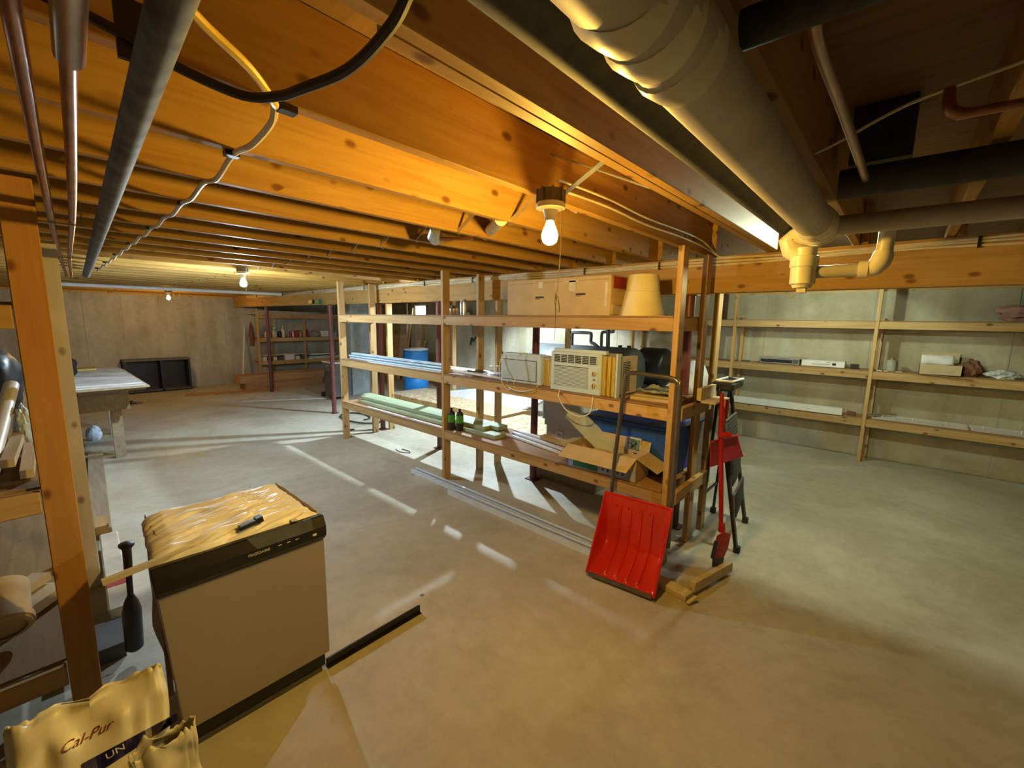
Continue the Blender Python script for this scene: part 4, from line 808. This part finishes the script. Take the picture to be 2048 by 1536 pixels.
for i in range(6):
    y = -.07 - .05 * i; l0 = -2.62 - .05 * ((i * 7) % 3); tag(MB().bar((l0, y - .01, 1.04 + .045 * (i % 2)), (l0 - .5 - .1 * (i % 3), y + .02 * (i % 2), 1.055 + .05 * (i % 2)), .04, .035).build('lumber_offcut', WPALEX), 'short pale lumber offcut piled on the left rack beside the big post', 'lumber', 'offcuts on the left rack')
tag(MB().cyl((-2.72, -.185, 1.06), (-3.55, -.115, 1.31), .030, n=14).build('white_tube', WHITE, sm=True), 'long white tube slanting up across the left rack', 'tube')
tag(blob((-4.35, -.30, 1.017), (.30, .22, .30), seed=71, amp=.12).build('black_bundle', BLACK, sm=True), 'large black plastic-wrapped bundle on the left rack behind the big post', 'bundle')
tag(blob((-3.25, -.085, 1.017), (.10, .035, .12), seed=75, amp=.2).build('plastic_bag', plain('blue_white_bag', (.60, .72, .85), .4), sm=True), 'blue-white plastic bag on the left rack just left of the big post', 'plastic bag')
for i in range(3): tag(blob((-3.6 - .5 * i, -.35, 1.742), (.2, .15, .09), seed=80 + i, amp=.2).build('grey_bundle', FOIL if i else DARKG, sm=True), ['nearest dark', 'middle silvery', 'farthest silvery'][i] + ' bundle on the top level of the left rack', 'bundle')
rl = thing('paper_roll', (-2.8, -.24, .252), 'thick cream paper roll standing on the lower level of the left rack', 'roll')
Mr = Matrix.Rotation(math.radians(62), 4, 'X') @ Matrix.Rotation(.5, 4, 'Y')
MB().lathe([(.075, -.01), (.09, -.01), (.09, .2), (.075, .2), (.072, .19), (.072, .0)], (-2.72, -.22, .36), 26, Matrix.Rotation(-1.0, 4, 'Y'), caps=False).build('roll_body', plain('cream_roll', (.62, .52, .34), .8), rl, sm=True)
MB().lathe([(.092, .0), (.098, .002), (.098, .03), (.092, .03)], (-2.72, -.22, .36), 26, Matrix.Rotation(-1.0, 4, 'Y')).build('loose_wrap', CARD, rl, sm=True)
tag(MB().bar((-3.1, -.05, .30), (-2.85, -.25, .30), .10, .05).bar((-3.15, -.1, .36), (-2.9, -.3, .36), .08, .04).build('timber_offcuts', WPALEX), 'pale wooden frame pieces behind the paper roll', 'frame')
tag(MB().bar((-7.0, .34, .04), (-4.36, .185, .04), .13, .075).build('floor_beam', WGREYW, bev=.004), 'long weathered plank on the floor along the left rack', 'plank')
tag(MB().bar((-4.42, .20, .13), (-4.2, .19, .13), .07, .06).build('wood_block', WX), 'reddish wooden block at the near end of the weathered plank', 'block')
wf = thing('foam_strip', (-3.6, .16, 0), 'long white foam strip with a red label on the floor beside the big post', 'foam strip')
MB().bar((-4.15, .215, .06), (-3.0, .165, .06), .10, .118).build('foam_body', plain('dirty_white_foam', (.62, .58, .48), .7), wf, bev=.008); MB().bar((-3.4, .185, .1205), (-3.27, .178, .1205), .09, .001).build('red_label', REDPR, wf)
tag(MB().bar((-2.98, .10, .04), (-2.72, .09, .04), .12, .08).build('dark_block', DARKG), 'dark block on the floor at the near end of the white foam strip', 'block')
# ================================================================ DISHWASHER
dw = thing('dishwasher', (-2.15, .53, 0), 'stainless-front dishwasher wrapped in a crinkled insulation blanket, with a dark control panel', 'dishwasher')
FX = -1.905; Y0, Y1 = .245, .815
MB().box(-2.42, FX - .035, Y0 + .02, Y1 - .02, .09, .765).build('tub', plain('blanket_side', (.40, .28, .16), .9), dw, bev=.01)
YT = .05
def lean(y, z): return y - YT * (Y1 - y) / (Y1 - Y0) * z / .78
MB().add([(x, lean(y, z), z) for z in (.085, .675) for y in (Y0, Y1) for x in (FX - .034, FX)], [(0, 2, 3, 1), (4, 5, 7, 6), (0, 1, 5, 4), (2, 6, 7, 3), (0, 4, 6, 2), (1, 3, 7, 5)]).build('door_panel', STAIN, dw, bev=.004)
pn = MB(); prof = [(FX - .034, .676), (FX + .002, .676), (FX + .022, .70), (FX + .022, .745), (FX - .004, .79), (FX - .034, .79)]
pn.add([(x, lean(Y0, z) - .004, z) for x, z in prof] + [(x, Y1 + .004, z) for x, z in prof], [tuple(range(6)), tuple(reversed(range(6, 12)))] + [(i + 6, (i + 1) % 6 + 6, (i + 1) % 6, i) for i in range(6)])
pn.build('control_panel', KICK, dw, bev=.004)
MB().add([(FX - .003, .50, .7915), (FX + .0225, .53, .7455), (FX + .0225, .76, .7455), (FX - .003, .76, .7915)], [(0, 1, 2, 3)]).build('panel_highlight', plain('panel_sheen', (.10, .11, .12), .12), dw)  # lighter quad painted on the panel slope as its highlight
text('FRIGIDAIRE', .016, frame((FX + .0225, .535, .728), (0, 1, 0), (0, 0, 1)), PAPER, dw)
for i, y in enumerate((.61, .645, .68)): MB().box(FX + .022, FX + .0235, y, y + .013, .728, .731).build('button_mark', PAPER, dw)
MB().box(FX + .022, FX + .0235, .755, .772, .716, .726).build('status_light', PAPER, dw)
MB().box(FX - .05, FX - .012, Y0 + .01, Y1 - .02, .02, .083).build('kick_plate', KICK, dw, bev=.002)
MB().box(FX - .07, FX - .005, Y0 + .0, Y1 - .04, 0, .019).build('base_rail', DARKG, dw)
def blanket(u, v):
    x = FX - .03 - .50 * u; y = Y0 - .045 + .035 * u + (Y1 - Y0 + .03 - .035 * u) * v
    e = min(u, 1 - u, v, 1 - v); z = .775 + .045 * min(1, e / .12) ** .5
    z += .016 * noise.noise((x * 34 + y * 4, y * 4, 1)) + .010 * noise.noise((x * 80 + y * 14, y * 9, 2)) + .014 * noise.noise((x * 6, y * 6, 5))
    y += .02 * noise.noise((x * 7, 3, v)); x += .02 * noise.noise((y * 7, 1, u))
    return (x, y, z)
MB().grid(blanket, 110, 80).build('blanket_top', plain('crinkled_blanket', (.94, .90, .82), .42, 0, .06, 6), dw, sm=True, solid=.004)
def side(yy, s):
    def f(u, v):
        x = FX - .04 - .52 * u; z = .80 - .55 * v
        return (x + .01 * noise.noise((z * 8, u * 4, 2)), yy + s * (.012 + .03 * v * (.5 + .5 * noise.noise((x * 6, z * 6, 3)))), z + .02 * noise.noise((x * 8, 0, 1)))
    return f
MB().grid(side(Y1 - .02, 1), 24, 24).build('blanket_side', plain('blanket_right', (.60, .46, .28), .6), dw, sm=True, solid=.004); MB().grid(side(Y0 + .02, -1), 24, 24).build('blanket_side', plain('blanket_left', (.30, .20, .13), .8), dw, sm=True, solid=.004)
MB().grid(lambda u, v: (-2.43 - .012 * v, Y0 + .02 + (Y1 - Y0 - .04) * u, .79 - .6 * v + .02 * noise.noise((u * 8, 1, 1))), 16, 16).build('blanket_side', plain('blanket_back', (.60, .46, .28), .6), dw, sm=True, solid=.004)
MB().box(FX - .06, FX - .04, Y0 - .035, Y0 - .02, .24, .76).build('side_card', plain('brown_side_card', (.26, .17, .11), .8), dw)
MB().grid(lambda u, v: (FX - .045 - .02 * v - .02 * u + .01 * math.sin(PI * u), .07 + .43 * u, .795 - .0 * u + .015 * (1 - u) * -1 + .012 * math.sin(PI * u)), 20, 2).build('plastic_strip', clear('milky_strip', (.75, .66, .42), .3, .8), dw, solid=.02)
MB().bar((FX - .055, .49, .825), (FX - .065, .57, .835), .03, .018).build('door_latch', BLACK, dw, bev=.003); MB().bar((FX - .065, .555, .834), (FX - .067, .58, .838), .034, .024).build('latch_tip', BLACK, dw)
MB().grid(lambda u, v: (FX - .02 - .03 * u, .685 + .025 * v, .797 + .006 * noise.noise((u * 6, v * 6, 0))), 6, 6).build('silver_tape', TAPE, dw, solid=.002)
tag(MB().box(-1.925, -1.915, .80, 1.352, .0005, .045).box(-1.925, -1.90, .80, 1.352, .0005, .004).build('metal_bar', KICK), 'long black metal bar standing on edge on the floor right of the dishwasher', 'metal bar')
ht = thing('hand_tool', (-2.62, .2, 0), 'black tool with a ribbed grip and broad rounded end left of the dishwasher', 'tool')
ax0, ax1 = Vector((-2.66, .178, .05)), Vector((-2.60, .19, .64))
def al(t): return lerp(ax0, ax1, t)
MB().rings([(al(.70), .013), (al(.72), .019), (al(.75), .0165), (al(.93), .0175), (al(.95), .02), (al(.97), .03), (al(.985), .03), (al(1.0), .012)], 14).build('grip', plain('dark_red_grip', (.05, .018, .015), .45), ht, sm=True)
MB().rings([(al(.50), .012), (al(.71), .012)], 10).build('shank', STEEL if False else RUBBER, ht, sm=True)
MB().rings([(al(.0), .02), (al(.03), .036), (al(.38), .038), (al(.46), .028), (al(.52), .014)], 16).build('head', BLACK, ht, sm=True)
# ================================================================ BAGS IN THE FOREGROUND
def bag(cx, cy, w, d, h, lean, seed, rz, topw=1.05, open_=0):
    mb = MB(); n = 96; L = 60
    for i in range(L + 1):
        t = i / L
        ww = w / 2 * (1 + (topw - 1) * t) * (1 - .05 * math.sin(PI * t)); dd = d / 2 * (1 - t ** 2.2) + d * (.025 + open_ * t)
        for j in range(n):
            a = 2 * PI * j / n; ca, sa = math.cos(a), math.sin(a)
            ex = .55
            x = math.copysign(abs(ca) ** ex, ca) * dd; y = math.copysign(abs(sa) ** ex, sa) * ww
            f = 1 + .08 * noise.noise((ca * 2, sa * 2, t * 3 + seed)) + .05 * noise.noise((ca * 7 + seed, sa * 7, t * 6))
            z = h * t + (.03 * noise.noise((sa * 2.0, seed, 0)) + .05 * sa * open_) * t + (.015 * noise.noise((ca * 6, sa * 6, seed)) if i == L else 0)
            p = Vector((x * f + lean * t ** 1.6 + .022 * (1 - abs(noise.noise((y * 9 + t * 4, t * 3 - y * 3, seed))) * 3) * min(1, t * 2) + .014 * noise.noise((y * 26, t * 9, seed)), y * f, z))
            mb.v.append(Matrix.Rotation(rz, 3, 'Z') @ p + Vector((cx, cy, .003)))
    for i in range(L):
        for j in range(n):
            a = i * n + j; b_ = i * n + (j + 1) % n; mb.f.append((a, b_, b_ + n, a + n))
    mb.f.append(tuple(reversed(range(n))))
    return mb
def conform(o, sack, gap=.0025):   # lay print onto the sack skin
    cpos = Vector((0, 0, 1.7)); mw = Matrix.Translation(wloc(o) - Vector(o.location)) @ o.matrix_basis; so = wloc(sack); inv = mw.inverted()
    for v_ in o.data.vertices:
        wp = mw @ v_.co; d = (wp - cpos).normalized(); lift = 0
        ok, loc, nr, fi = sack.ray_cast(cpos - so, d)
        if ok: v_.co = inv @ (loc + so - d * gap)
b1 = thing('plastic_sack', (-1.5, -.01, 0), 'creased cream plastic sack with dark red script in the bottom left corner', 'sack')
sk1 = bag(-1.47, .0, .33, .30, .58, -.20, 2, .0, 1.0).build('sack_body', BAGM, b1, sm=True, solid=.002)
bpy.context.view_layer.update()
tx_ = text('Cal-Pur', .036, frame((-1.65, -.018, .468), (0, 1, 0.02), (-.5, 0, 1)), DKRED, b1, shear=.5, depth=0); bpy.context.view_layer.update(); conform(tx_, sk1)
bd_ = MB().grid(lambda u, v: (-1.5, -.03 + .205 * u, .455 + .03 * u + (.055 - .03 * u) * v), 30, 4).build('navy_band', NAVY, b1); conform(bd_, sk1, .003)
tx_ = text('UN', .028, frame((-1.5, .035, .492), (0, 1, .1), (0, -.1, 1)), PAPER, b1, depth=0); bpy.context.view_layer.update(); conform(tx_, sk1, .005)
b2 = thing('plastic_sack', (-1.32, .09, 0), 'smaller crumpled cream plastic sack in front of the scripted sack, at the bottom edge', 'sack')
bag(-1.40, .135, .15, .14, .50, -.05, 8, .12, 1.0, .12).build('sack_body', BAGM, b2, sm=True, solid=.002)
# ================================================================ CEILING SERVICES
dp_ = thing('drain_pipe', (-.23, .9, 1.95), 'large tan drain pipe running under the joists across the upper right', 'pipe')
MB().cyl((-.243, -2.5, 2.07), (-.2995, 2.10, 2.094), .0606, n=28).build('pipe_run', PIPE_TAN, dp_, sm=True)
for i, (y, r) in enumerate(((.50, .004), (.575, .006), (.66, .005))):
    MB().rings([((-.2785 - .004 * i, y - .03, 2.083), .0600), ((-.2785 - .006, y - .015, 2.083), .0606 + r * .6), ((-.2785 - .004, y + .01, 2.083), .0606 + r * .3), ((-.2785, y + .03, 2.083), .0600)], 24).build('pipe_wrap', PVC, dp_, sm=True)
def S(x, y, z): return (x * 1.268, y * 1.268, 1.7 + (z - 1.7) * 1.268)
def SR(pr): return [(S(*p), r * 1.268) for p, r in pr]
MB().rings([((-.2985, 2.02, 2.0935), .062), ((-.2985, 2.05, 2.0935), .069), ((-.299, 2.12, 2.094), .069), ((-.299, 2.125, 2.094), .073), ((-.299, 2.15, 2.094), .073), ((-.299, 2.152, 2.094), .066), ((-.299, 2.175, 2.094), .066), ((-.299, 2.177, 2.094), .072), ((-.299, 2.20, 2.094), .072), ((-.299, 2.215, 2.094), .05)], 28).build('end_fitting', PVC, dp_, sm=40)
tr = thing('drain_trap', (-.35, 2.2, 1.84), 'cream plastic drain trap with a square plug below the end of the large pipe', 'pipe fitting')
tx, ty = -.272, 1.735
MB().rings(SR([((-.236, 1.735, 1.985), .030), ((tx - .03, ty, 1.992), .032), ((tx - .045, ty, 1.978), .032), ((tx - .035, ty, 1.95), .031), ((tx - .005, ty, 1.93), .031)]), 16).build('elbow', PVC, tr, sm=True)
k_ = 1.268
MB().lathe([(r * k_, 1.7 + (z - 1.7) * k_) for r, z in [(.034, 1.95), (.034, 1.925), (.041, 1.922), (.041, 1.89), (.037, 1.888), (.037, 1.835), (.030, 1.832)][::-1]], ((tx + .005) * k_, ty * k_, 0), 24).build('trap_body', PVC, tr, sm=40)
MB().lathe([(r * k_, 1.7 + (z - 1.7) * k_) for r, z in [(.026, 1.822), (.030, 1.832)]], ((tx + .005) * k_, ty * k_, 0), 24).build('plug_flange', PVC, tr)
MB().box((tx - .007) * k_, (tx + .019) * k_, (ty - .013) * k_, (ty + .013) * k_, 1.836, 1.855).build('square_plug', PVC, tr)
tz = 1.872
MB().rings(SR([((tx + .03, ty + .01, tz), .020), ((-.115, ty + .03, tz + .003), .020)]), 16).build('cross_pipe', PIPE_TAN, tr, sm=True); MB().rings(SR([((-.125, ty + .03, tz + .003), .026), ((-.10, ty + .03, tz + .003), .026)]), 16).build('collar', PVC, tr, sm=True)
MB().rings(SR([((-.10, ty + .03, tz + .003), .023), ((-.088, ty + .03, tz + .006), .026), ((-.074, ty + .03, tz + .022), .027), ((-.07, ty + .03, tz + .04), .027), ((-.068, ty + .03, tz + .055), .023)]), 16).build('elbow', PVC, tr, sm=True)
MB().rings(SR([((-.068, ty + .03, tz + .05), .021), ((-.066, ty + .03, 2.0), .021)]), 16).build('riser', PVC, tr, sm=True)
tag(MB().cyl((-.235, 2.16, 2.088), (2.5, 2.33, 2.10), .037, n=18).build('waste_pipe', PIPE_TAN, sm=True), 'tan horizontal waste pipe leaving the large drain pipe to the right', 'pipe')
tag(MB().cyl((-.20, 1.76, 2.14), (2.5, 1.84, 2.145), .044, n=18).build('black_pipe', ABS, sm=True), 'black horizontal pipe above the tan waste pipe on the right', 'pipe')
tag(MB().cyl((-.24, .80, 2.16), (2.3, .86, 2.16), .028, n=18).build('black_pipe', ABS, sm=True), 'black pipe crossing under the joists at the top right', 'pipe')
tag(MB().cyl((-.43, -2.5, 2.135), (-.43, 2.42, 2.135), .043, n=20).build('insulated_pipe', ABS, sm=True), 'dark foam-insulated pipe between the doubled joist and the large drain pipe', 'pipe')
tag(MB().cyl((-.345, -2.5, 2.17), (-.355, 2.30, 2.17), .011, n=10).cyl((-.375, 2.28, 2.17), (-.335, 2.30, 2.17), .015, n=10).build('copper_pipe', COPPER, sm=True), 'thin copper pipe beside the dark foam-insulated pipe', 'pipe')
cp = thing('copper_branch', (-.1, 1.3, 2.1), 'copper pipe slanting down the dark joist bay at the upper right', 'pipe')
MB().tube([(-.155, .84, 2.19), (-.155, .92, 2.16), (-.145, 1.2, 2.15), (-.135, 1.6, 2.14), (-.13, 1.82, 2.135)], .0105, 10).build('pipe_run', BRASSY, cp, sm=True); MB().rings([((-.185, .81, 2.2), .012), ((-.19, .82, 2.195), .014), ((-.2, .825, 2.19), .012)], 10).build('elbow', BRASSY, cp, sm=True)
c2 = thing('copper_elbow', (.05, 1.35, 2.1), 'small shiny copper elbow with a pipe to the right at the upper right', 'pipe fitting')
MB().rings([((.018, 1.35, 2.20), .010), ((.02, 1.35, 2.17), .0115), ((.025, 1.352, 2.155), .0125), ((.04, 1.355, 2.145), .0125), ((.06, 1.36, 2.145), .010), ((.6, 1.42, 2.145), .009)], 12).build('pipe_run', COPPER, c2, sm=True)
tag(MB().tube([(-.29, 1.62, 2.20), (-.2, 1.55, 2.2), (-.05, 1.44, 2.22), (.12, 1.33, 2.21)], .004, 6).build('grey_wire', ROMEX, sm=True), 'thin grey wire strung across the dark joist bay at the upper right', 'wire')
tag(MB().box(-.20, -.04, 1.92, 2.06, 2.24, 2.424).build('dark_duct_box', ABS), 'dark square box between the joists at the upper right', 'box')
tag(MB().bar((-.43, .70, 2.185), (-.27, .70, 2.185), .03, .006).build('pipe_strap', BLACK), 'black strap across the gap between the dark insulated pipe and the large drain pipe', 'strap')
# left ceiling pipes
tag(MB().cyl((.5, .10, 2.09), (-4.9, .320, 2.008), .0228, n=18).build('grey_drain_pipe', GREYPIPE, sm=True), 'blue-grey drain pipe slung under the joists at the upper left', 'pipe')
tag(MB().tube([(.2, -.02, 2.10), (-.9, .02, 2.10), (-2.42, .08, 2.10), (-4.04, .15, 2.11), (-7.5, .32, 2.14)], .0115, 10).build('copper_pipe', COPPER, sm=True), 'leftmost thin copper pipe under the joists at the upper left', 'pipe')
cpb = thing('copper_supply', (-2, .12, 2.1), 'second thin copper pipe with a thick sleeve near the camera at the upper left', 'pipe')
MB().tube([(.2, .035, 2.10), (-.84, .07, 2.10), (-2.58, .15, 2.10), (-4.72, .23, 2.11), (-7.5, .36, 2.14)], .0115, 10).build('pipe_run', COPPER, cpb, sm=True)
MB().cyl((-.3, .047, 2.10), (-1.02, .079, 2.10), .019, n=14).build('sleeve', BRASSY, cpb, sm=True)
for i, (x) in enumerate((-2.76, -4.4)): tag(MB().box(x - .006, x + .006, .05 + .03 * i, .19 + .04 * i, 2.085, 2.089).box(x - .006, x + .006, .05 + .03 * i, .054 + .03 * i, 2.085, 2.19).box(x - .006, x + .006, .186 + .04 * i, .19 + .04 * i, 2.085, 2.19).build('pipe_strap', RUBBER), ['nearer', 'farther'][i] + ' dark strap holding the two copper pipes under a joist', 'strap')
tag(MB().box(-.965, -.955, .13, .19, 2.10, 2.19).build('pipe_hanger', RUBBER), 'black hanger holding the blue-grey drain pipe near the camera', 'hanger')
yc = thing('yellow_cable', (-3, .45, 2.18), 'yellow to cream cable stapled joist by joist towards the far wall', 'cable')
yp = [(-.70, .10, 2.22), (-.90, .20, 2.20), (-1.0, .33, 2.18), (-1.08, .40, 2.17), (-1.135, .425, 2.183), (-1.22, .445, 2.175), (-1.38, .45, 2.165), (-1.56, .455, 2.183), (-1.8, .47, 2.165), (-1.97, .47, 2.183), (-2.2, .48, 2.17), (-2.4, .485, 2.183)]
MB().tube(yp[:5], .0085, 8).build('yellow_length', YROM, yc, sm=True)
yp2 = yp[4:] + [(-2.4 - .203 * k, .487 + .002 * k, 2.183 if k % 2 == 0 else 2.168) for k in range(1, 22)]
MB().tube(yp2, .0085, 8).build('cream_length', ROMEX, yc, sm=True)
for x in (-1.135, -1.56): MB().box(x - .008, x + .020, .43, .468, 2.174, 2.19).build('cable_clip', BLACK, yc)
for k in range(6): x = -2.395 - .812 * k; MB().box(x - .008, x + .008, .47 + .005 * k, .505 + .005 * k, 2.176, 2.19).build('cable_clip', RUBBER, yc)
tag(MB().tube([(-.40, .34, 2.17), (-.51, .36, 2.11), (-.58, .37, 2.095), (-.69, .37, 2.085), (-.80, .345, 2.083), (-.86, .33, 2.085), (-.92, .29, 2.09), (-.945, .20, 2.11), (-.955, .13, 2.135), (-.96, .06, 2.148), (-.95, -.06, 2.155)], .0085, 8).build('black_hose', BCAB, sm=True), 'sagging black cable looping below the joists near the camera', 'cable')
for k, z in enumerate((2.27, 2.235)):
    tag(MB().tube([(-1.06, 1.42, z - .03), (-1.105, 1.55, z), (-1.108, 1.9, z + .008), (-1.108, 2.3, z - .004), (-1.108, 2.8, z + .006), (-1.108, 3.2, z), (-1.06, 3.40, 2.19), (-1.0, 3.41, 2.17)], .006, 6).build('cable', ROMEX, sm=True), ['upper', 'lower'][k] + ' white cable from the warm bulb along the joist to the beam', 'cable', 'cables along the joist')
pp = thing('joist_drain', (-2.1, 2.0, 2.2), 'short cream pipe passing between the joists behind the warm bulb', 'pipe')
MB().cyl((-1.55, 1.62, 2.20), (-2.1, 2.05, 2.25), .032, n=16).build('pipe_run', PVC, pp, sm=True); MB().rings([((-2.0, 1.56, 2.20), .03), ((-2.07, 1.60, 2.17), .035), ((-2.13, 1.66, 2.17), .033), ((-2.2, 1.75, 2.2), .03)], 14).build('elbow', STEEL, pp, sm=True); MB().cyl((-1.9, 1.75, 2.165), (-2.1, 1.62, 2.165), .01, n=8).build('small_pipe', COPPER, pp)
tag(MB().cyl((-9.3, .25, 2.13), (-9.35, 3.4, 2.15), .03, n=14).build('white_pipe', WHITE, sm=True), 'white pipe running below the joists near the far end of the room', 'pipe')
